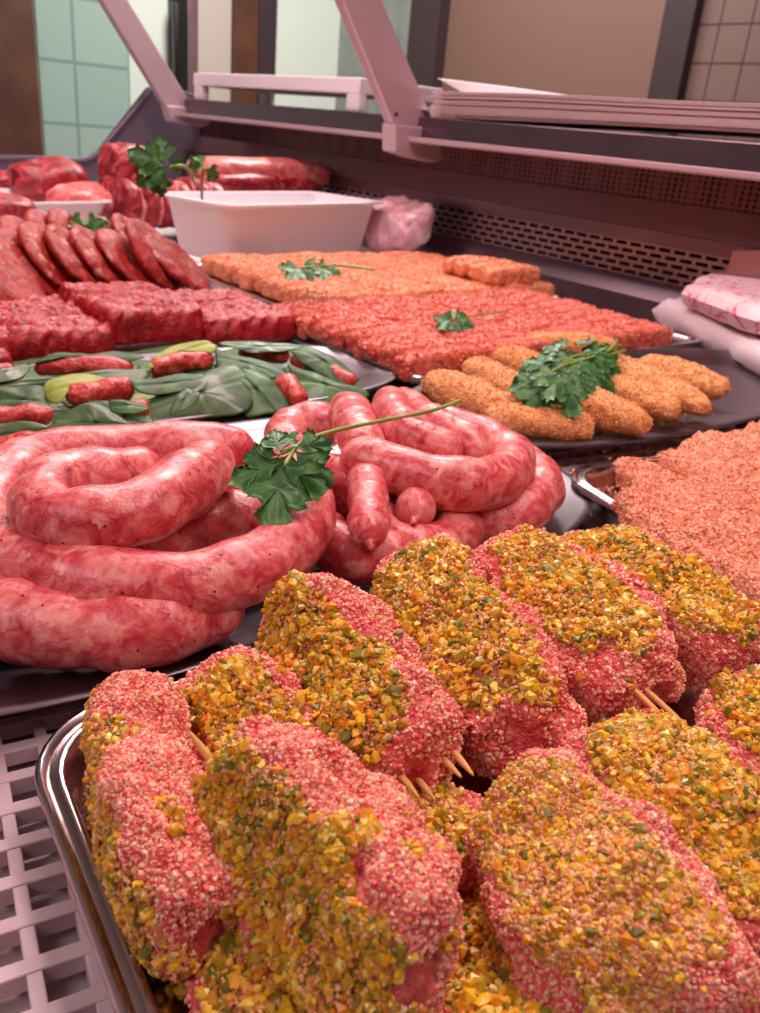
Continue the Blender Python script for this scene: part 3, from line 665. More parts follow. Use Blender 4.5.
# ================================================================== CROQUETTES AND CUTLETS
def croquette(label, p0, p1, r, seed, z=None, flat=.82, group='golden breaded croquettes on the oval platter', mat='breading', grain='grain_gold'):
    z = z if z is not None else r * flat + .003
    a_, b_ = P(*p0, z), P(*p1, z); c = (a_ + b_) / 2; L = np.linalg.norm(b_ - a_); x, y, n = frame(b_ - a_, Z); rng = np.random.default_rng(seed)
    def shape(th, ph):
        s = np.sin(th) ** .62; return np.stack([np.cos(th) * L / 2, np.cos(ph) * r * s, np.sin(ph) * r * flat * s], 1)
    V, F, tri = blob(56, 40, shape); V = V @ np.stack([x, y, n]) + c; N0 = vnormals(V, F)
    V = V + N0 * (fbm(V, 60, seed, 2) * .0016 + fbm(V, 300, seed, 2) * .0006)[:, None]
    mb = MB(); mb.addarr(V, F, 0); mb.f += [list(t) for t in tri]; mb.m += [0] * len(tri)
    pts, nn = sample(V, F, 1300, rng, lambda c_, m_: (m_ @ Z > -.4) * 1.); bits(mb, pts, nn, .00075, rng, 1, 'chunk', .15, .35)
    o = mb.build('croquette', [M[mat], M[grain]], smooth=[True, False]); return tag(o, label, 'croquette', group)
croquette('leftmost golden croquette on the oval platter', (427, 380), (515, 415), .0185, 21)
croquette('short golden croquette peeping out left of the parsley bunch', (468, 365), (530, 398), .0165, 22, .017)
croquette('small golden croquette behind the parsley bunch on its left', (498, 355), (545, 372), .0155, 23, .02)
croquette('golden croquette farthest back, behind the parsley bunch', (524, 345), (614, 347), .0165, 24, .02)
croquette('frontmost golden croquette at the near rim of the oval platter', (486, 418), (594, 429), .0180, 25, .015)
croquette('golden croquette below the parsley bunch, second from the front', (545, 391), (648, 427), .0172, 26, .022)
croquette('golden croquette in the middle of the fan, right of the parsley bunch', (584, 378), (678, 412), .0172, 27, .024)
croquette('long golden croquette second from the right end of the fan', (606, 362), (704, 408), .0172, 28, .025)
croquette('rightmost golden croquette, tips toward the wrapped parcels', (640, 362), (727, 392), .0172, 29, .022)
croquette('golden croquette lying half hidden under the parsley bunch', (540, 365), (620, 385), .016, 30, .018)
mb = MB(); rng = np.random.default_rng(9); pts = np.array([P(640 + 75 * rng.random() + rng.normal(0, 8) - 90 * q, 405 + 30 * q + rng.normal(0, 5), .003) for q in rng.random(240)])
bits(mb, pts, np.tile(Z, (len(pts), 1)), .0011, rng, 0, 'oct', .7, .4); tag(mb.build('bread_crumbs', [M['grain_tan']], smooth=False), 'golden crumbs fallen on the dark oval platter', 'crumbs', kind='stuff')

def slab(name, pts2, z0, th, seed, mats, amp=.003, nscale=50., ngr=3000, gs=.0008, nr=26, dome=.25, ridge=None, edge=.5, tilt=None, na=140):
    """flat body: outline (n,2 world xy, counter-clockwise or not), z0 base, th thickness"""
    pts2 = np.asarray(pts2, float); c = pts2.mean(0)
    o3 = catmull(np.vstack([np.column_stack([pts2, np.zeros(len(pts2))]), [*pts2[0], 0]]), 8)[:-1]
    o3, _ = resample(np.vstack([o3, o3[:1]]), .0001 + np.linalg.norm(np.diff(o3, axis=0), axis=1).sum() / na); o3 = o3[:-1]; k = len(o3)
    ar = np.sum(o3[:, 0] * np.roll(o3[:, 1], -1) - np.roll(o3[:, 0], -1) * o3[:, 1])
    if ar < 0: o3 = o3[::-1]
    rings = []
    rs = [0.02] + list(np.linspace(.06, .9, nr - 8)) + list(np.linspace(.93, 1., 5))
    top = [(r, 1 - dome * r ** 3 if r < .9 else (1 - dome * r ** 3) * (max(0, 1 - ((r - .9) / .1) ** 2.2) ** .5 * .62 + .38)) for r in rs]
    bot = [(1.005, .2), (.97, .02), (.8, 0), (.03, 0)]
    for r, h in top + bot:
        xy = c + (o3[:, :2] - c) * r; rings.append(np.column_stack([xy, np.full(k, z0 + th * h)]))
    rings = rings[::-1]
    V = np.vstack(rings); F = np.array([(i * k + j, i * k + (j + 1) % k, (i + 1) * k + (j + 1) % k, (i + 1) * k + j) for i in range(len(rings) - 1) for j in range(k)])
    if outward(V, F) < 0: F = F[:, ::-1]
    N0 = vnormals(V, F); w = np.clip((V[:, 2] - z0) / th * 2, 0, 1)
    d = fbm(V, nscale, seed, 3) * amp + fbm(V, nscale * 5, seed + 4, 2) * amp * .3
    if ridge is not None: d = d + ridge(V)
    V = V + N0 * (d * w)[:, None]
    if tilt is not None: V[:, 2] += (V[:, :2] - c) @ np.asarray(tilt)
    mb = MB(); mb.addarr(V, F, 0); cap = len(rings) - 1
    mb.f += [list(range(k))[::-1], [cap * k + j for j in range(k)]]; mb.m += [0, 0]
    if ngr:
        rng = np.random.default_rng(seed); pts, nn = sample(V, F, ngr, rng, lambda c_, m_: (m_ @ Z > -.2) * 1.); bits(mb, pts, nn, gs, rng, 1, 'oct', .2, .4)
    return mb.build(name, mats, smooth=[True, False])
def outl(pxs, z): return np.array([P(x, y, z)[:2] for x, y in pxs])
CG = 'flat breaded cutlets on the right tray'
def cutlet(label, pxs, z0, th, seed, **k):
    o = slab('breaded_cutlet', outl(pxs, z0 + th * .7), z0, th, seed, [M['cutlet'], M['grain_cut']], .0075, 30, gs=.00062, dome=.12, **k); return tag(o, label, 'cutlet', CG)
cutlet('lowest breaded cutlet, peeping out along the near rim of the tray', [(620, 512), (634, 512), (700, 552), (760, 590), (820, 640), (760, 628), (700, 585), (650, 548), (624, 528)], .001, .007, 41, ngr=3500)
cutlet('breaded cutlet at the far side of the right tray', [(652, 462), (690, 440), (735, 428), (790, 424), (850, 450), (860, 500), (780, 500), (700, 478)], .002, .022, 42, ngr=6000)
cutlet('breaded cutlet whose pointed end sticks out left under the large one', [(617, 474), (622, 462), (650, 456), (690, 460), (760, 500), (740, 530), (680, 505), (640, 486)], .004, .012, 43, ngr=5000)
cutlet('large flat breaded cutlet on top, with a pale crumb coat', [(618, 496), (640, 484), (672, 478), (700, 470), (740, 484), (800, 500), (880, 560), (860, 640), (800, 622), (735, 582), (690, 556), (650, 534), (622, 512)], .012, .013, 44, ngr=14000)
mb = MB(); rng = np.random.default_rng(19); pts = np.array([P(600 + rng.normal(0, 16), 485 + rng.normal(0, 14), .0025) for q in range(110)])
bits(mb, pts, np.tile(Z, (len(pts), 1)), .0008, rng, 0, 'oct', .7, .5); bits(mb, np.array([P(581 + rng.normal(0, 2), 482 + rng.normal(0, 3), .003) for _ in range(16)]), np.tile(Z, (16, 1)), .0016, rng, 0)
tag(mb.build('bread_crumbs', [M['grain_cut']], smooth=False), 'pinkish crumbs on the bare corner of the cutlet tray', 'crumbs', kind='stuff')

# ================================================================== ROWS OF GROUND MEAT LOGS
def log_proto(name, mats, L, r, seed, ngr, amp=.0014):
    rng = np.random.default_rng(seed)
    def shape(th, ph):
        s = np.sin(th) ** .3; return np.stack([np.cos(th) * L / 2, sgnp(np.cos(ph), .5) * r * s, sgnp(np.sin(ph), .55) * r * .98 * s + r * .98], 1)
    V, F, tri = blob(44, 28, shape); N0 = vnormals(V, F); V = V + N0 * (fbm(V, 90, seed, 3) * amp * 1.5 + fbm(V, 30, seed + 2, 1) * amp)[:, None]
    mb = MB(); mb.addarr(V, F, 0); mb.f += [list(t) for t in tri]; mb.m += [0] * len(tri)
    if ngr: pts, nn = sample(V, F, ngr, rng, lambda c_, m_: (m_[:, 2] > -.2) * 1.); bits(mb, pts, nn, .001, rng, 1, 'oct', .2, .4)
    return mb.build(name, mats, smooth=[True, False], origin=np.zeros(3))
ORD = ['first', 'second', 'third', 'fourth', 'fifth', 'sixth', 'seventh', 'eighth', 'ninth', 'tenth', 'eleventh', 'twelfth', 'thirteenth', 'fourteenth', 'fifteenth', 'sixteenth', 'seventeenth', 'eighteenth']
def rows(name, mats, label, group, a_s, b_s, L, r, zf, cat='meat log', seed=0, ngr=0, lab=None, ang=0.):
    protos = [log_proto(name, mats, L, r, seed + i, ngr) for i in range(4)]; used = set(); rng = random.Random(seed); k = 0
    for i, a in enumerate(a_s):
        for j, b in enumerate(b_s(i)):
            p = protos[rng.randrange(4)]; z = zf(a, b)
            if z is None: continue
            o = p if p.name not in used else p.copy()
            if p.name in used: COL.objects.link(o)
            used.add(p.name)
            o.location = W(a + rng.uniform(-.001, .001), b + rng.uniform(-.002, .002), z); o.rotation_euler = (rng.uniform(-.04, .04), rng.uniform(-.03, .03), -AZ + R(ang) + rng.uniform(-.04, .04) + (math.pi if rng.random() < .5 else 0))
            nb = len(b_s(i)); wh = '' if nb == 1 else ', leftmost' if j == 0 else ', rightmost' if j == nb - 1 else ', ' + ORD[j] + ' from left'
            tag(o, f'{label}, {ORD[i]} row from the near edge{wh}', cat, group); k += 1
    for p in protos:
        if p.name not in used: bpy.data.objects.remove(p)
M['grain_or'] = island('orange_bit', [(232, 140, 96), (240, 166, 120), (214, 112, 74), (244, 182, 140)], .45)
M['grain_pk'] = island('meat_bit', [(224, 104, 82), (236, 142, 112), (206, 72, 58), (242, 172, 140), (218, 90, 70), (230, 124, 96)], .4)
rows('ground_meat_log', [M['pink_log'], M['grain_pk']], 'pinkish red ground meat log', 'pink ground meat logs', [.570 + .0268 * i for i in range(9)],
     lambda i: [.532 + .101 * j + (.005 if i % 2 else 0) for j in range(4)], .103, .0138, lambda a, b: .002, seed=60, ngr=600)
rows('herbed_meat_log', [M['orange_log'], M['grain_or']], 'pale orange herbed meat log', 'orange herbed meat logs', [.822 + .0268 * i for i in range(11)],
     lambda i: [.604 + .102 * j + (.005 if i % 2 else 0) for j in range(4)], .104, .0140, lambda a, b: .002, seed=80, ngr=600)
rows('herbed_meat_log', [M['orange_log'], M['grain_or']], 'upper layer orange meat log by the wall', 'upper orange herbed meat logs', [.828 + .0268 * i for i in range(4)],
     lambda i: [.885], .104, .0128, lambda a, b: .0265, seed=90, ngr=600)

# ================================================================== RED GROUND MEAT AND PATTIES
def ridge_fn(d, per, h, seed):
    return lambda V: h * np.abs(np.sin((V @ d) / per * math.pi + fbm(V, 25, seed, 2) * 1.2)) 
def block(label, a0, a1, b0, b1, z0, th, seed, skew=.01):
    rr = random.Random(seed); j = lambda: rr.uniform(-.004, .004)
    pts = [(a0 + j(), b0 + j()), (a0 + j() - .002, (b0 + b1) / 2), (a0 + j(), b1 + j()), ((a0 + a1) / 2, b1 + .003 + j()), (a1 + j(), b1 + j()), (a1 + .002, (b0 + b1) / 2), (a1 + j(), b0 + j()), ((a0 + a1) / 2, b0 + j())]
    xy = [W(a, b)[:2] for a, b in pts]
    # squared corners
    ex = []
    for i in range(len(xy)): ex += [xy[i]]
    o = slab('ground_meat_block', ex, z0, th, seed, [M['red_meat'], M['red_meat']], .0032, 70, ngr=0, dome=.10, ridge=ridge_fn(A * .95 - B * .3, .0062, .0024, seed), na=240, nr=40)
    return tag(o, label, 'ground meat', 'blocks of red ground meat')
block('raised block of red ground meat in the middle, with a ragged near end', .735, .875, .285, .375, .004, .036, 101)
block('red ground meat block at the tray side nearest the orange logs', .735, .875, .375, .475, .002, .027, 102)
block('red ground meat block just left of the raised one', .728, .875, .195, .285, .002, .026, 103)
block('red ground meat block second from the left edge', .728, .875, .10, .195, .002, .028, 104)
block('red ground meat block at the far left of the tray', .728, .875, .0, .10, .002, .026, 105)
block('low red ground meat strip in front of the leftmost patties', .695, .735, .0, .18, .002, .02, 106)
# leaning round patties, shingled in rows
def patty_proto(seed):
    def shape(th, ph):
        s = np.sin(th) ** .28; c = np.cos(th); return np.stack([np.cos(ph) * .050 * s, np.sin(ph) * .050 * s, sgnp(c, 1) * .0070], 1)
    V, F, tri = blob(24, 56, shape); N0 = vnormals(V, F); V = V + N0 * (fbm(V, 50, seed, 3) * .0028)[:, None]
    mb = MB(); mb.addarr(V, F, 0); mb.f += [list(t) for t in tri]; mb.m += [0] * len(tri)
    return mb.build('meat_patty', M['patty'], origin=np.zeros(3))
protos = [patty_proto(120 + i) for i in range(3)]; usedp = set(); rr = random.Random(4)
prow = [(1.045, .13, .475, 14, 'back row'), (.965, .09, .455, 14, 'middle row'), (.905, -.02, .24, 9, 'front row')]
for a, b0, b1, n, w in prow:
    for k in range(n):
        p = protos[rr.randrange(3)]; o = p if p.name not in usedp else p.copy()
        if p.name in usedp: COL.objects.link(o)
        usedp.add(p.name)
        b = b0 + (b1 - b0) * k / (n - 1); t = k / (n - 1)
        lean = R(rr.uniform(42, 54) if k < n - 1 else 40)
        ax = A * math.cos(R(38)) + B * math.sin(R(38)); nb = np.cross(ax, Z) ; 
        nrm = nb * math.sin(lean) + Z * math.cos(lean); x = ax; y = np.cross(nrm, x)
        o.matrix_world = mathutils.Matrix.Translation(W(a + rr.uniform(-.003, .003), b, .010 + .047 * math.sin(lean) + rr.uniform(0, .002))) @ mathutils.Matrix([[x[i], y[i], nrm[i]] for i in range(3)]).to_4x4()
        last = 'round red patty showing its full face at the right end of the ' + w
        tag(o, last if k == n - 1 else f'round red leaning patty, {ORD[n - 1 - k]} from right in the {w} of patties', 'meat patty', 'patties of the ' + w)
for p in protos:
    if p.name not in usedp: bpy.data.objects.remove(p)

# ================================================================== LEAVES
def leafsurf(p0, p1, w, arch=.2, roll=0., curl=.3, wave=.1, seed=0, thick=.0007, nu=30, nv=15, sag=0., tipw=.8, up=None):
    """leaf blade from stalk p0 to tip p1 with half width w; returns V, F of a thin closed sheet"""
    p0, p1 = np.asarray(p0, float), np.asarray(p1, float); L = np.linalg.norm(p1 - p0); x, y, n = frame(p1 - p0, Z if up is None else up)
    y, n = y * math.cos(roll) + n * math.sin(roll), n * math.cos(roll) - y * math.sin(roll)
    u = np.linspace(0, 1, nu); v = np.linspace(-1, 1, nv); U, Vv = np.meshgrid(u, v, indexing='ij'); U = U.ravel(); Vv = Vv.ravel()
    wid = w * (np.sin(np.clip(U, 0.004, .996) ** tipw * math.pi) ** .6)
    yy = Vv * wid; zz = arch * L * (4 * U * (1 - U)) * .5 - curl * (yy ** 2) / max(w, 1e-6) + wave * w * np.sin(U * 14 + seed + Vv * 1.5) * np.abs(Vv) ** 1.5 - sag * L * U * U
    zz = zz - .0007 * np.exp(-(Vv / .08) ** 2) - .0005 * np.abs(np.sin((U * 9 - np.abs(Vv) * 1.5) * math.pi)) 
    V = p0 + np.outer(U * L, x) + np.outer(yy, y) + np.outer(zz, n)
    F = np.array([(i * nv + j, (i + 1) * nv + j, (i + 1) * nv + j + 1, i * nv + j + 1) for i in range(nu - 1) for j in range(nv - 1)])
    Nn = vnormals(V, F); V2 = V - Nn * thick; m = len(V)
    side = []
    for i in range(nu - 1): side += [(i * nv, i * nv + m, (i + 1) * nv + m, (i + 1) * nv), ((i + 1) * nv - 1, (i + 2) * nv - 1, (i + 2) * nv - 1 + m, (i + 1) * nv - 1 + m)]
    return np.vstack([V, V2]), np.vstack([F, F[:, ::-1] + m, np.array(side)])
def bundle(label, meatpx, r, leaves, seed):
    """meatpx: two (px,py,z) ends; leaves: (p0,p1,width,material,kwargs)"""
    a_, b_ = P(*meatpx[0]), P(*meatpx[1]); c = (a_ + b_) / 2
    root = thing('leaf_wrapped_meat_roll', label, 'leaf wrapped roll', np.array([c[0], c[1], max(.004, c[2] - r)]), 'leaf wrapped red meat rolls')
    mb = MB(); tube(mb, [a_, c + Z * .002, b_], lambda t, e: r * (1 + .06 * math.sin(t * 19 + seed)), 24, step=.003, amp=.0022, seed=seed, nscale=80.); mb.build('meat_filling', M['red_meat'], root)
    for p0, p1, w, mt, kw in leaves:
        mb = MB(); V, F = leafsurf(P(*p0), P(*p1), w, seed=seed, **kw); mb.addarr(V, F); mb.build('leaf', M[mt], root)
    return root
def patchleaf(outline, dome, seed, thick=.0006):
    """leaf blade whose edge passes through the given (px, py, z) points, domed between them"""
    e = np.array([P(*q) for q in outline]); e = catmull(np.vstack([e, e[:1]]), 8)[:-1]; k = len(e); c = e.mean(0)
    e = e + Z * (fbm(e, 60, seed, 2) * .0016)[:, None]
    u, s_, vt = np.linalg.svd(e - c); ax = vt[0]; n = vt[2] * (1 if vt[2][2] > 0 else -1); sd = np.cross(n, ax)
    rings = []
    for r in (.03, .15, .3, .45, .6, .72, .83, .92, 1.):
        q = c + (e - c) * r; w = (q - c) @ sd; t = (q - c) @ ax
        q = q + n * (dome * (1 - r * r) - .0010 * np.exp(-(w / .0012) ** 2) - .0005 * np.abs(np.sin((t + np.abs(w) * .8) * 300)) * (1 - r) + .0008 * np.sin(t * 90 + seed))[:, None]
        rings.append(q)
    V = np.vstack(rings); F = np.array([(i * k + j, i * k + (j + 1) % k, (i + 1) * k + (j + 1) % k, (i + 1) * k + j) for i in range(8) for j in range(k)])
    if (np.cross(V[F[:, 1]] - V[F[:, 0]], V[F[:, 3]] - V[F[:, 0]]).sum(0) @ n) < 0: F = F[:, ::-1]
    Nn = vnormals(V, F); m = len(V); V2 = V - Nn * thick
    side = [(8 * k + j, 8 * k + (j + 1) % k, 8 * k + (j + 1) % k + m, 8 * k + j + m) for j in range(k)]
    F = [tuple(f) for f in F] + [tuple(f[::-1] + m) for f in F] + side + [tuple(range(k)), tuple(range(m, m + k))[::-1]]
    return np.vstack([V, V2]), F
def bundle(label, meats, leaves, seed):
    root = thing('leaf_wrapped_meat_roll', label, 'leaf wrapped roll', P(*leaves[0][2][0][:2], .004), 'leaf wrapped red meat rolls')
    for q0, q1, r in meats:
        a_, b_ = P(*q0), P(*q1); c = (a_ + b_) / 2; mb = MB()
        tube(mb, [a_, c + Z * .0015, b_], lambda t, e: r * 1.15 * (1 + .05 * math.sin(t * 17 + seed)), 24, step=.002, amp=.0018, seed=seed, nscale=90.); mb.build('meat_filling', M['fill'], root)
    for k, (mt, dome, o) in enumerate(leaves):
        mb = MB(); V, F = patchleaf(o, dome, seed * 5 + k); mb.add(V, F); mb.build('leaf', M[mt], root)
zz = lambda z0, y0, k: (lambda x, y: (x, y, max(.004, z0 - (y - y0) * k)))
def O(pts, z0, y0, k): return [(x, y, max(.004, z0 - (y - y0) * k)) for x, y in pts]
bundle('meat roll under the yellow green leaf in the back row', [((150, 370, .018), (214, 359, .022), .0068)], [('leaf_yellow', .004, O([(145, 369), (158, 354), (174, 344), (200, 341), (217, 346), (212, 353), (190, 353), (168, 358), (152, 369)], .034, 341, .0005)), ('leaf', .002, O([(120, 352), (180, 346), (230, 348), (240, 366), (200, 380), (140, 380), (110, 368)], .010, 346, .0002)), ('leaf', .002, O([(150, 374), (180, 370), (215, 364), (226, 372), (190, 384), (160, 382)], .016, 366, .0004))], 1)
bundle('meat roll between two thin dark leaves, left of the yellow green leaf', [((34, 369, .018), (134, 367, .020), .0062)], [('leaf', .002, O([(26, 364), (44, 357), (66, 351), (96, 352), (118, 350), (144, 358), (120, 361), (96, 358), (66, 359), (46, 362)], .030, 350, .0004)), ('leaf', .002, O([(0, 364), (50, 356), (120, 356), (140, 368), (100, 382), (20, 388), (-16, 376)], .010, 356, .0002)), ('leaf_grey', .002, O([(-14, 384), (40, 375), (105, 371), (150, 369), (136, 380), (82, 379), (30, 385), (-14, 390)], .020, 370, .0004))], 2)
bundle('meat roll cradled by a light curled leaf in the middle row', [((66, 399, .018), (134, 388, .020), .0078)], [('leaf_yellow', .003, O([(42, 394), (50, 381), (87, 373), (122, 382), (105, 387), (80, 385), (66, 390), (62, 401), (50, 403)], .030, 373, .0004)), ('leaf_yellow', .001, O([(60, 402), (96, 399), (136, 393), (154, 398), (112, 406), (74, 408)], .014, 394, .0003)), ('leaf', .002, O([(40, 384), (100, 378), (170, 386), (170, 404), (110, 416), (50, 410)], .009, 378, .0001)), ('leaf', .002, O([(128, 380), (158, 377), (202, 374), (212, 384), (165, 393), (140, 392)], .030, 374, .0004))], 3)
bundle('meat roll under the broad pointed leaf at the near edge', [((116, 412, .014), (150, 411, .014), .006)], [('leaf_grey', .003, O([(42, 434), (58, 417), (76, 406), (97, 405), (116, 416), (137, 427), (152, 429), (126, 436), (97, 441), (66, 439)], .030, 404, .0005)), ('leaf', .002, O([(108, 400), (137, 400), (149, 408), (138, 414), (113, 413)], .026, 400, .0004)), ('leaf', .002, O([(20, 412), (90, 406), (160, 408), (168, 424), (110, 440), (50, 446), (10, 440)], .0085, 406, .0001)), ('leaf', .001, O([(86, 402), (120, 404), (150, 416), (150, 428), (110, 424)], .018, 402, .0003))], 4)
bundle('meat roll hidden by the broad dull leaf in the middle of the platter', [((160, 410, .010), (240, 400, .012), .006)], [('leaf_grey', .005, O([(132, 419), (146, 404), (166, 388), (190, 384), (212, 369), (232, 365), (248, 374), (256, 396), (246, 412), (215, 417), (180, 416), (150, 422)], .034, 366, .0005)), ('leaf', .002, O([(140, 392), (220, 372), (270, 384), (270, 412), (200, 420), (140, 420)], .010, 372, .0001)), ('leaf', .002, O([(186, 388), (200, 396), (190, 408), (170, 414), (176, 398)], .0345, 386, .0004))], 5)
bundle('meat roll showing red beneath the thin long leaf near the red tray', [((238, 353, .018), (290, 357, .019), .0062)], [('leaf_grey', .002, O([(218, 345), (240, 341), (270, 342), (304, 346), (282, 352), (252, 351), (232, 349)], .030, 341, .0004)), ('leaf', .002, O([(222, 350), (290, 346), (312, 362), (290, 380), (240, 374)], .012, 346, .0002)), ('leaf', .003, O([(215, 348), (226, 352), (244, 358), (276, 366), (288, 374), (262, 377), (236, 370), (222, 374), (216, 362)], .027, 348, .0004))], 6)
bundle('meat roll wrapped wholly in the large smooth leaf right of the middle', [((236, 392, .010), (276, 398, .010), .006)], [('leaf', .005, O([(218, 376), (236, 368), (260, 373), (276, 384), (290, 408), (268, 413), (246, 416), (238, 396)], .032, 368, .0005))], 7)
bundle('meat roll with an arched leaf and red rim at the far right', [((291, 359, .018), (356, 383, .012), .0055)], [('leaf', .004, O([(290, 351), (305, 347), (326, 355), (347, 366), (359, 380), (337, 382), (316, 372), (300, 362)], .030, 347, .0005))], 8)
bundle('meat roll standing out bright red at the right end', [((281, 379, .022), (301, 403, .014), .0078)], [('leaf', .004, O([(287, 365), (310, 372), (337, 382), (362, 386), (369, 396), (347, 405), (313, 409), (303, 399), (292, 378)], .024, 365, .0005)), ('leaf', .002, O([(270, 372), (320, 362), (356, 382), (366, 394), (330, 406), (276, 410)], .009, 362, .0001)), ('leaf', .001, O([(274, 378), (282, 374), (288, 392), (306, 408), (290, 410), (278, 394)], .012, 374, .0002))], 9)
bundle('meat roll at the left edge of the picture between dark leaves', [((-14, 419, .016), (54, 415, .016), .0058)], [('leaf_grey', .003, O([(-16, 426), (20, 421), (44, 425), (48, 430), (36, 443), (10, 447), (-16, 447)], .022, 421, .0005)), ('leaf', .002, O([(-16, 408), (40, 404), (60, 418), (40, 440), (-16, 446)], .0085, 404, .0001)), ('leaf', .002, O([(-16, 388), (40, 387), (46, 402), (62, 408), (30, 413), (-16, 412)], .028, 387, .0004))], 10)
bundle('lowest meat roll almost hidden beside the sausages', [((-10, 447, .008), (60, 446, .009), .006), ((60, 440, .009), (110, 442, .008), .005)], [('leaf', .001, O([(42, 436), (66, 440), (84, 447), (70, 453), (52, 450)], .014, 436, .0004))], 11)
bundle('meat roll covered by the leaf at the left edge in the back row', [((-30, 376, .012), (16, 372, .012), .006)], [('leaf_grey', .002, O([(-16, 370), (10, 365), (30, 363), (20, 378), (-16, 384)], .024, 363, .0004))], 12)

# ================================================================== PARSLEY
def leaflet(c, d, s, nrm, rng, bend=.25):
    """one toothed parsley leaflet, base c, pointing along d, size s"""
    d = d / np.linalg.norm(d); nrm = nrm - d * (nrm @ d); nrm /= np.linalg.norm(nrm); y = np.cross(nrm, d)
    out = [(0, 0)]
    prof = [(.14, .03), (.26, .12), (.34, .26), (.36, .40), (.44, .38), (.50, .50), (.56, .40), (.62, .44), (.66, .30), (.64, .17), (.74, .24), (.80, .22), (.84, .28), (.90, .17), (.97, .15), (.99, .06), (1.05, 0)]
    L = [(a_, b_) for a_, b_ in prof] + [(a_, -b_) for a_, b_ in prof[-2::-1]]
    pts = np.array(out + L); pts[1:] *= 1 + rng.normal(0, .035, (len(pts) - 1, 1))
    cen = np.array([.42, 0.]); rings = [cen + (pts - cen) * f for f in (.02, .35, .7, 1.)]
    Q = np.vstack(rings); k = len(pts)
    zz = -bend * (Q[:, 0] ** 2) - .5 * bend * np.abs(Q[:, 1]) * .8 + .05 * np.sin(Q[:, 1] * 16) * Q[:, 0]
    V = c + (np.outer(Q[:, 0], d) + np.outer(Q[:, 1], y) + np.outer(zz, nrm)) * s
    F = np.array([(i * k + j, i * k + (j + 1) % k, (i + 1) * k + (j + 1) % k, (i + 1) * k + j) for i in range(3) for j in range(k)])
    Nn = vnormals(V, F); th = .0004; m = len(V); V2 = V - Nn * th
    side = np.array([(3 * k + j, 3 * k + (j + 1) % k, 3 * k + (j + 1) % k + m, 3 * k + j + m) for j in range(k)])
    return np.vstack([V, V2]), np.vstack([F[:, ::-1], F + m, side])
def parsley(label, leaves, stems, seed, origin, stemr=.0009, group=None):
    root = thing('parsley_sprig', label, 'parsley', origin, group); rng = np.random.default_rng(seed)
    for base, tip, s, nv in leaves:
        mb = MB(); c = np.asarray(base); d = np.asarray(tip) - c; nrm = np.asarray(nv, float)
        sd = np.cross(nrm, d); sd /= np.linalg.norm(sd); d = d / np.linalg.norm(d)
        V, F = leaflet(c, d, s, nrm, rng); mb.addarr(V, F)
        for sg in (-1, 1):
            V, F = leaflet(c, d * .55 + sd * sg * .85, s * .74, nrm, rng); mb.addarr(V, F)
        mb.build('leaf', M['parsley'], root)
    mb = MB()
    for st in stems: tube(mb, [np.asarray(q) for q in st], stemr, 8, step=.003)
    if stems: mb.build('stem', M['stem'], root)
    return root
tocam = lambda p: (CAM - p) / np.linalg.norm(CAM - p)
def Lf(x0, y0, z0, x1, y1, z1, s, t=.5):
    b_, e_ = P(x0, y0, z0), P(x1, y1, z1); nv = Z * (1 - t) + tocam(b_) * t; return (b_, e_, s, nv)
# big sprig between the heaps
parsley('large parsley leaf on a long pale stem between the sausage heaps',
        [Lf(282, 462, .072, 274, 512, .058, .031, .75), Lf(292, 448, .074, 314, 468, .068, .024, .7), Lf(280, 455, .073, 244, 450, .070, .024, .7), Lf(298, 444, .074, 314, 426, .070, .020, .6)],
        [[P(284, 466, .071), P(300, 444, .0735), P(330, 432, .073), P(380, 421, .072), P(430, 411, .070), P(462, 400, .068)], [P(278, 455, .072), P(300, 444, .0735)]], 1, P(290, 460, .070), .0011)
# bunch on the croquettes
rng = np.random.default_rng(3); lv = []
spots = [(545, 375, 520, 398), (560, 372, 545, 400), (555, 362, 528, 372), (575, 358, 560, 380), (585, 352, 600, 372), (570, 346, 556, 358), (590, 345, 612, 352), (600, 355, 618, 362), (578, 368, 590, 388), (560, 352, 536, 362), (548, 368, 520, 380), (600, 348, 606, 340), (568, 375, 572, 396), (590, 362, 606, 380), (540, 380, 532, 402)]
for i, (x0, y0, x1, y1) in enumerate(spots):
    z = .045 + .010 * rng.random(); lv.append(Lf(x0, y0, z, x1, y1, z - .012, .026 + .008 * rng.random(), .5))
parsley('bushy parsley bunch heaped on the golden croquettes', lv, [[P(560, 360, .048), P(600, 350, .05), P(622, 345, .045)], [P(562, 362, .048), P(604, 356, .049), P(626, 350, .043)], [P(566, 365, .046), P(606, 352, .052), P(618, 340, .048)], [P(545, 375, .045), P(570, 362, .05)]], 3, P(565, 370, .04), .0012)
parsley('small parsley sprig with upright leaf on the pink log rows', [Lf(454, 318, .036, 453, 297, .05, .022, .9), Lf(450, 320, .036, 436, 327, .034, .022, .5), Lf(456, 320, .036, 472, 324, .034, .02, .5)], [[P(452, 319, .036), P(480, 315, .036), P(508, 311, .035)]], 5, P(452, 320, .035))
parsley('flat parsley sprig on the far orange log rows', [Lf(300, 268, .063, 284, 276, .062, .03, .5), Lf(316, 264, .064, 322, 256, .066, .026, .6), Lf(322, 268, .063, 328, 284, .062, .028, .5)], [[P(300, 268, .063), P(320, 266, .064), P(345, 266, .063), P(376, 270, .062)]], 6, P(310, 268, .062), .0013)
parsley('parsley sprig standing on the back row of red patties', [Lf(85, 226, .075, 84, 208, .09, .04, .9), Lf(90, 230, .072, 104, 236, .068, .03, .7), Lf(76, 232, .070, 60, 232, .066, .034, .6)], [[P(66, 234, .066), P(85, 230, .072), P(96, 234, .068)]], 7, P(84, 232, .066), .0014)
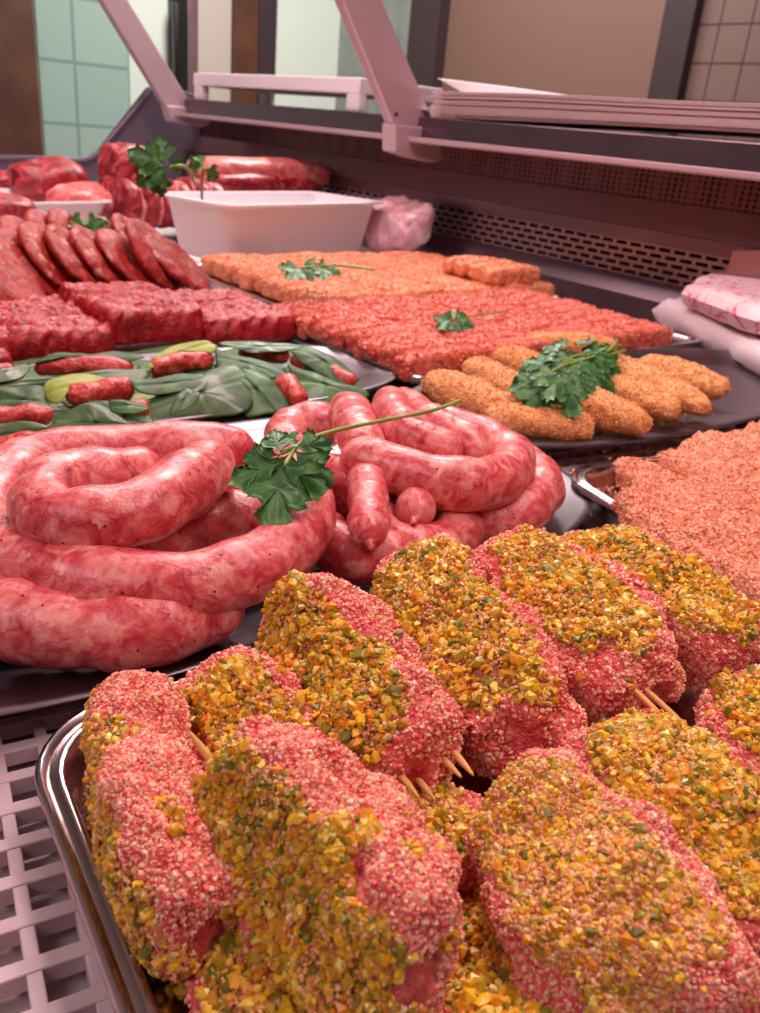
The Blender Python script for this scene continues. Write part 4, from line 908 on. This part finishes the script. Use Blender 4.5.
parsley('tall parsley with leaves rising between the rib roast and the white tub', [Lf(168, 166, .15, 152, 160, .155, .042, .9), Lf(186, 166, .15, 184, 148, .165, .032, .9), Lf(204, 168, .145, 214, 160, .152, .036, .9), Lf(162, 170, .145, 146, 178, .135, .038, .9)], [[P(196, 186, .115), P(186, 168, .158), P(168, 168, .158)], [P(202, 199, .105), P(202, 180, .14), P(204, 168, .155)]], 8, P(200, 196, .105), .0018)

# ================================================================== BACK OF THE COUNTER
def tub(label, c, hx, hy, h, mat, az, taper=.82, lip=.008, r=.03, cat='tub', z0=0.):
    prof = [(hx * (1 - taper) + .004, 0), (hx * (1 - taper), .004), (.004, h - .004), (-.001, h - .003), (-lip, h - .003), (-lip, h), (.003, h), (hx * (1 - taper) + .003, .008), (hx * (1 - taper) + .01, .004)]
    ux = np.array([math.cos(-az), math.sin(-az), 0]); uy = np.array([-math.sin(-az), math.cos(-az), 0]); mb = MB(); rings = []
    for ins, z in prof:
        o = rrect(hx - ins, hy - ins, max(.004, r - ins * .4), 7); rings.append(np.array(c) * [1, 1, 0] + o[:, :1] * ux + o[:, 1:] * uy + Z * (z0 + z))
    mb.loft(rings); o = mb.build('plastic_tub', mat, auto=60); return tag(o, label, cat)
q0, q1, q2 = P(200, 207, .105), P(378, 191, .105), P(160, 189, .105)
taz = AZ - R(16); tux = np.array([math.cos(-taz), math.sin(-taz), 0]); tuy = np.cross(Z, tux)
tub('deep white plastic tub behind the orange log tray', P(224, 266, 0) + tux * .19 + tuy * .07, .192, .078, .088, M['white_plastic'], taz, .90, .010)
tub('shallow white plastic tray holding pink meat at the far left', P(112, 231, 0) - tux * .24 + tuy * .10, .25, .10, .05, M['white_plastic'], taz, .92, .006)
def lump(name, label, cat, c, ax, rr_, mat, seed, amp=.006, e1=.6, e2=.8, nscale=18., group=None, az=0., mats=None, origin=None):
    """rounded irregular piece; ax three half sizes along (a, b, z) turned by az"""
    X_ = A * math.cos(az) + B * math.sin(az); Y_ = np.cross(Z, X_)
    def shape(th, ph):
        s = np.sin(th) ** e1; return np.stack([np.cos(th) * ax[0], sgnp(np.cos(ph), e2) * ax[1] * s, sgnp(np.sin(ph), e2) * ax[2] * s], 1)
    V, F, tri = blob(44, 40, shape); V = V @ np.stack([X_, Y_, Z]) + np.asarray(c); N0 = vnormals(V, F)
    V = V + N0 * (fbm(V, nscale, seed, 3) * amp)[:, None]
    mb = MB(); mb.addarr(V, F, 0); mb.f += [list(t) for t in tri]; mb.m += [0] * len(tri)
    o = mb.build(name, mat); return tag(o, label, cat, group)
lump('meat_piece', 'dark red wedge of beef lying at the far left', 'meat', Pa(50, 180, 1.70), (.05, .075, .034), 0, M['dark_meat'], 1, .012, .7, .7, 14)
lump('meat_piece', 'pink meat in clear film on the white tray at the far left', 'meat', P(86, 199, .045), (.045, .07, .026), 0, M['pork'], 2, .008)
lump('meat_piece', 'red meat piece cut by the left edge inside the white tray', 'meat', P(4, 208, .04), (.04, .045, .02), 0, M['dark_meat'], 3, .006)
lump('meat_piece', 'red meat strip behind the white tray at the left edge', 'meat', P(5, 184, .045), (.04, .09, .025), 0, M['dark_meat'], 13, .006)
lump('meat_roast', 'round red roast standing behind the rib roast', 'meat', Pa(127, 168, 1.62), (.05, .048, .045), 0, M['dark_meat'], 4, .012, .6, .8, 22)
# rib roast: slices standing side by side
RA = 1.52; rb0, rb1 = float(Pa(122, 205, RA) @ B), float(Pa(226, 205, RA) @ B); rz = float(Pa(165, 180, RA)[2]); rs_ = (rb1 - rb0) / 6
t = thing('rib_roast', 'dark rib roast with upright pale ribs beside the white tub', 'meat', W(RA, (rb0 + rb1) / 2, 0))
mb = MB()
for k in range(6):
    c = W(RA + .05, rb0 + rs_ * (k + .5), rz * .5); ax = (.07, rs_ * .56, rz * .5 + .003 * math.sin(k * 2))
    def shape(th, ph, ax=ax):
        s = np.sin(th) ** .4; return np.stack([np.cos(th) * ax[0], sgnp(np.cos(ph), .7) * ax[1] * s, sgnp(np.sin(ph), .6) * ax[2] * s], 1)
    V, F, tri = blob(30, 28, shape); V = V @ np.stack([A, -B, Z]) + c; N0 = vnormals(V, F); V = V + N0 * (fbm(V, 25, k, 2) * .005)[:, None]; n0 = mb.n
    mb.addarr(V, F, 0); mb.f += [[i + n0 for i in q] for q in tri]; mb.m += [0] * len(tri)
mb.build('meat_slices', M['dark_meat'], t)
for k in range(5):
    bb = rb0 + rs_ * (k + 1); mb = MB(); tube(mb, [W(RA + .005, bb, .010), W(RA - .012, bb + .003, rz * .5), W(RA + .012, bb + .006, rz * .98)], .0065, 10, squash=.7); mb.build('rib_bone', M['pork'], t)
lump('pork_slab', 'long pale pork slab resting behind the white tub', 'meat', Pa(264, 172, 1.66), (.05, .17, .028), 0, M['pork'], 5, .006, .4, .6, 22, az=R(4))
lump('pork_slab', 'reddish pork slab lying under the pale one behind the tub', 'meat', Pa(262, 184, 1.64), (.045, .15, .02), 0, M['dark_meat'], 6, .006, .4, .6, 22)
slab_o = slab('crumbed_meat', outl([(-70, 222), (56, 217), (64, 222), (56, 230), (-70, 236)], .045), .012, .033, 66, [M['breading'], M['grain_tan']], .004, 50, ngr=900, gs=.0014); tag(slab_o, 'yellowish crumbed meat strip in front of the white tray, far left', 'crumbed meat')
# steel tray under crumb strip + far meat
platter('narrow steel tray under the yellowish crumbed strip', 1.17, .16, .22, .045, 5, .0)
# bagged meat
M['bag'] = meat('pinkish_bag', [(.3, (206, 120, 132)), (.5, (226, 168, 176)), (.7, (240, 208, 212))], 22, .5, 40, .25, .5, 1.5)
lump('plastic_bag', 'small knotted pinkish plastic bag against the slotted vent', 'bag', P(397, 226, .045), (.07, .052, .045), 0, M['bag'], 7, .012, .6, .75, 22)
# wrapped parcels on the right
def printpaper():
    m, nt, b = newmat('printed_wrapping'); tc = N(nt, 'ShaderNodeTexCoord')
    n = N(nt, 'ShaderNodeTexNoise', i_Scale=14., i_Detail=2.5, i_Distortion=2.2); nt.links.new(tc.outputs['Object'], n.inputs['Vector'])
    r = ramp(nt, [(0, (246, 214, 220)), (.485, (244, 206, 214)), (.50, (222, 84, 112)), (.525, (226, 96, 120)), (.545, (246, 210, 216)), (.70, (248, 220, 224))]); nt.links.new(n.outputs['Fac'], r.inputs[0]); nt.links.new(r.outputs[0], b.inputs['Base Color']); b.inputs['Roughness'].default_value = .5; return m
M['print'] = printpaper()
M['whitepaper'] = plain('white_wrapping', (240, 220, 224), .5, bump=.3, bscale=25)
def parcel(name, label, pxs, z, h, mat, seed, crease):
    pts = [P(x, y, z + h) for x, y in pxs]; n = len(pts); mb = MB(); c = np.mean(pts, 0)
    o3 = catmull(pts + [pts[0]], 6)[:-1]; k = len(o3); rings = []
    for r_, hh in [(.05, -h), (.9, -h), (1.0, -h * .8), (1.04, -h * .4), (1.0, -.1 * h), (.93, 0), (.6, .06 * h), (.3, .1 * h), (.04, .12 * h)]:
        q = c + (o3 - c) * r_; q[:, 2] = z + h + hh; rings.append(q)
    V = np.vstack(rings); F = np.array([(i * k + j, i * k + (j + 1) % k, (i + 1) * k + (j + 1) % k, (i + 1) * k + j) for i in range(len(rings) - 1) for j in range(k)])
    ar = np.sum(o3[:, 0] * np.roll(o3[:, 1], -1) - np.roll(o3[:, 0], -1) * o3[:, 1])
    if ar < 0: F = F[:, ::-1]
    N0 = vnormals(V, F); V = V + N0 * (np.abs(fbm(V, 22, seed, 2)) * crease)[:, None]
    mb.addarr(V, F, 0); mb.f += [list(range(k)) if ar < 0 else list(range(k))[::-1], [(len(rings) - 1) * k + j for j in range(k)][::(-1 if ar < 0 else 1)]]; mb.m += [0, 0]
    return tag(mb.build(name, mat, auto=40), label, 'parcel')
parcel('wrapped_parcel', 'plain white paper parcel lying below the red printed one', [(660, 303), (668, 300), (700, 296), (760, 314), (830, 340), (850, 380), (790, 362), (752, 344), (690, 314)], .004, .026, M['whitepaper'], 3, .009)
parcel('printed_parcel', 'paper parcel with red print lying on the plain one', [(688, 284), (704, 276), (740, 262), (790, 256), (850, 280), (860, 318), (800, 316), (758, 308), (716, 294)], .036, .030, M['print'], 5, .004)
mb = MB(); pp = [Pb(x, y, 1.09) for x, y in [(726, 272), (733, 250), (790, 250), (790, 300), (728, 296)]]; mb.prism(pp, B * .012); tag(mb.build('steel_holder', M['steel_satin'], smooth=False, bevel=.001), 'small bent steel plate standing behind the printed parcel', 'plate')

# ================================================================== ON THE SERVICE SHELF
t = thing('plastic_rack', 'low white plastic rack with legs standing on the service shelf', 'rack', W(1.6, 1.12, .231))
pt = [Pb(x, y, 1.05) for x, y in [(193, 92), (193, 77), (360, 74), (360, 92)]]
zt, zb_ = pt[1][2], pt[0][2]; aL, aR = pt[1] @ A, pt[2] @ A
zt = .290; zb_ = .262
mb = MB(); mb.box(W((aL + aR) / 2, 1.056, (zt + zb_) / 2), A * (aL - aR) / 2, B * .006, Z * (zt - zb_) / 2); mb.box(W((aL + aR) / 2, 1.254, (zt + zb_) / 2), A * (aL - aR) / 2, B * .006, Z * (zt - zb_) / 2)
mb.box(W(aL - .006, 1.155, (zt + zb_) / 2), A * .006, B * .1, Z * (zt - zb_) / 2); mb.box(W(aR + .006, 1.155, (zt + zb_) / 2), A * .006, B * .1, Z * (zt - zb_) / 2)
mb.box(W((aL + aR) / 2, 1.155, zt - .010), A * (aL - aR) / 2, B * .1, Z * .003); mb.build('rack_top', M['white_plastic'], t, smooth=False, bevel=.003)
for a in (aL - .022, aR + .022):
    for b in (1.062, 1.248):
        mb = MB(); mb.box(W(a, b, (zt + .231) / 2), A * .021, B * .011, Z * (zt - .231) / 2); mb.build('leg', M['white_plastic'], t, smooth=False, bevel=.005)
PLACE = lambda i, n: 'topmost' if i == 0 else 'lowest' if i == n - 1 else ORD[i] + ' from the top'
rr = random.Random(8); NS = 14
for k in range(NS):
    mb = MB(); na, nb_ = 60, 3; z = .2335 + .0026 * k; V = []; a_far = 1.22 + rr.uniform(-.02, .01); bs = 1.035 + rr.uniform(-.003, .003)
    for i in range(na):
        a = -.4 + (a_far + .4) * i / (na - 1); u = (a - .2) 
        zz = z + .010 * max(0, math.sin(max(0, 1.15 - a) * 2.0)) + .004 * (k / NS) * math.sin(a * 6.5 + .6)
        for j in range(nb_): V.append(W(a, bs + .2 * j / (nb_ - 1), zz))
    V = np.array(V); F = [(i * nb_ + j, i * nb_ + j + 1, (i + 1) * nb_ + j + 1, (i + 1) * nb_ + j) for i in range(na - 1) for j in range(nb_ - 1)]
    m_ = len(V); V = np.vstack([V, V + Z * .0011]); F2 = [tuple(x + m_ for x in f[::-1]) for f in F]
    sd = [(i * nb_, (i + 1) * nb_, (i + 1) * nb_ + m_, i * nb_ + m_) for i in range(na - 1)] + [(i * nb_ + nb_ - 1, i * nb_ + nb_ - 1 + m_, (i + 1) * nb_ + nb_ - 1 + m_, (i + 1) * nb_ + nb_ - 1) for i in range(na - 1)]
    sd += [(j, j + m_, j + 1 + m_, j + 1) for j in range(nb_ - 1)] + [((na - 1) * nb_ + j, (na - 1) * nb_ + j + 1, (na - 1) * nb_ + j + 1 + m_, (na - 1) * nb_ + j + m_) for j in range(nb_ - 1)]
    mb.add(V, F + F2 + sd); tag(mb.build('paper_sheet', M['paper'], smooth=False), f'pinkish wrapping paper sheet, {PLACE(NS - 1 - k, NS)} in the stack on the service shelf', 'paper', 'wrapping paper sheets in the shelf stack')
mb = MB(); q = [W(.92, 1.12, .2748), W(1.22, 1.12, .2738), W(1.3, 1.12, .298), W(1.12, 1.12, .288)]
mb.prism(q, B * .10); tag(mb.build('folded_paper', M['foam'], smooth=False, bevel=.002), 'white folded paper behind the wide bracket, on the sheet stack', 'paper')
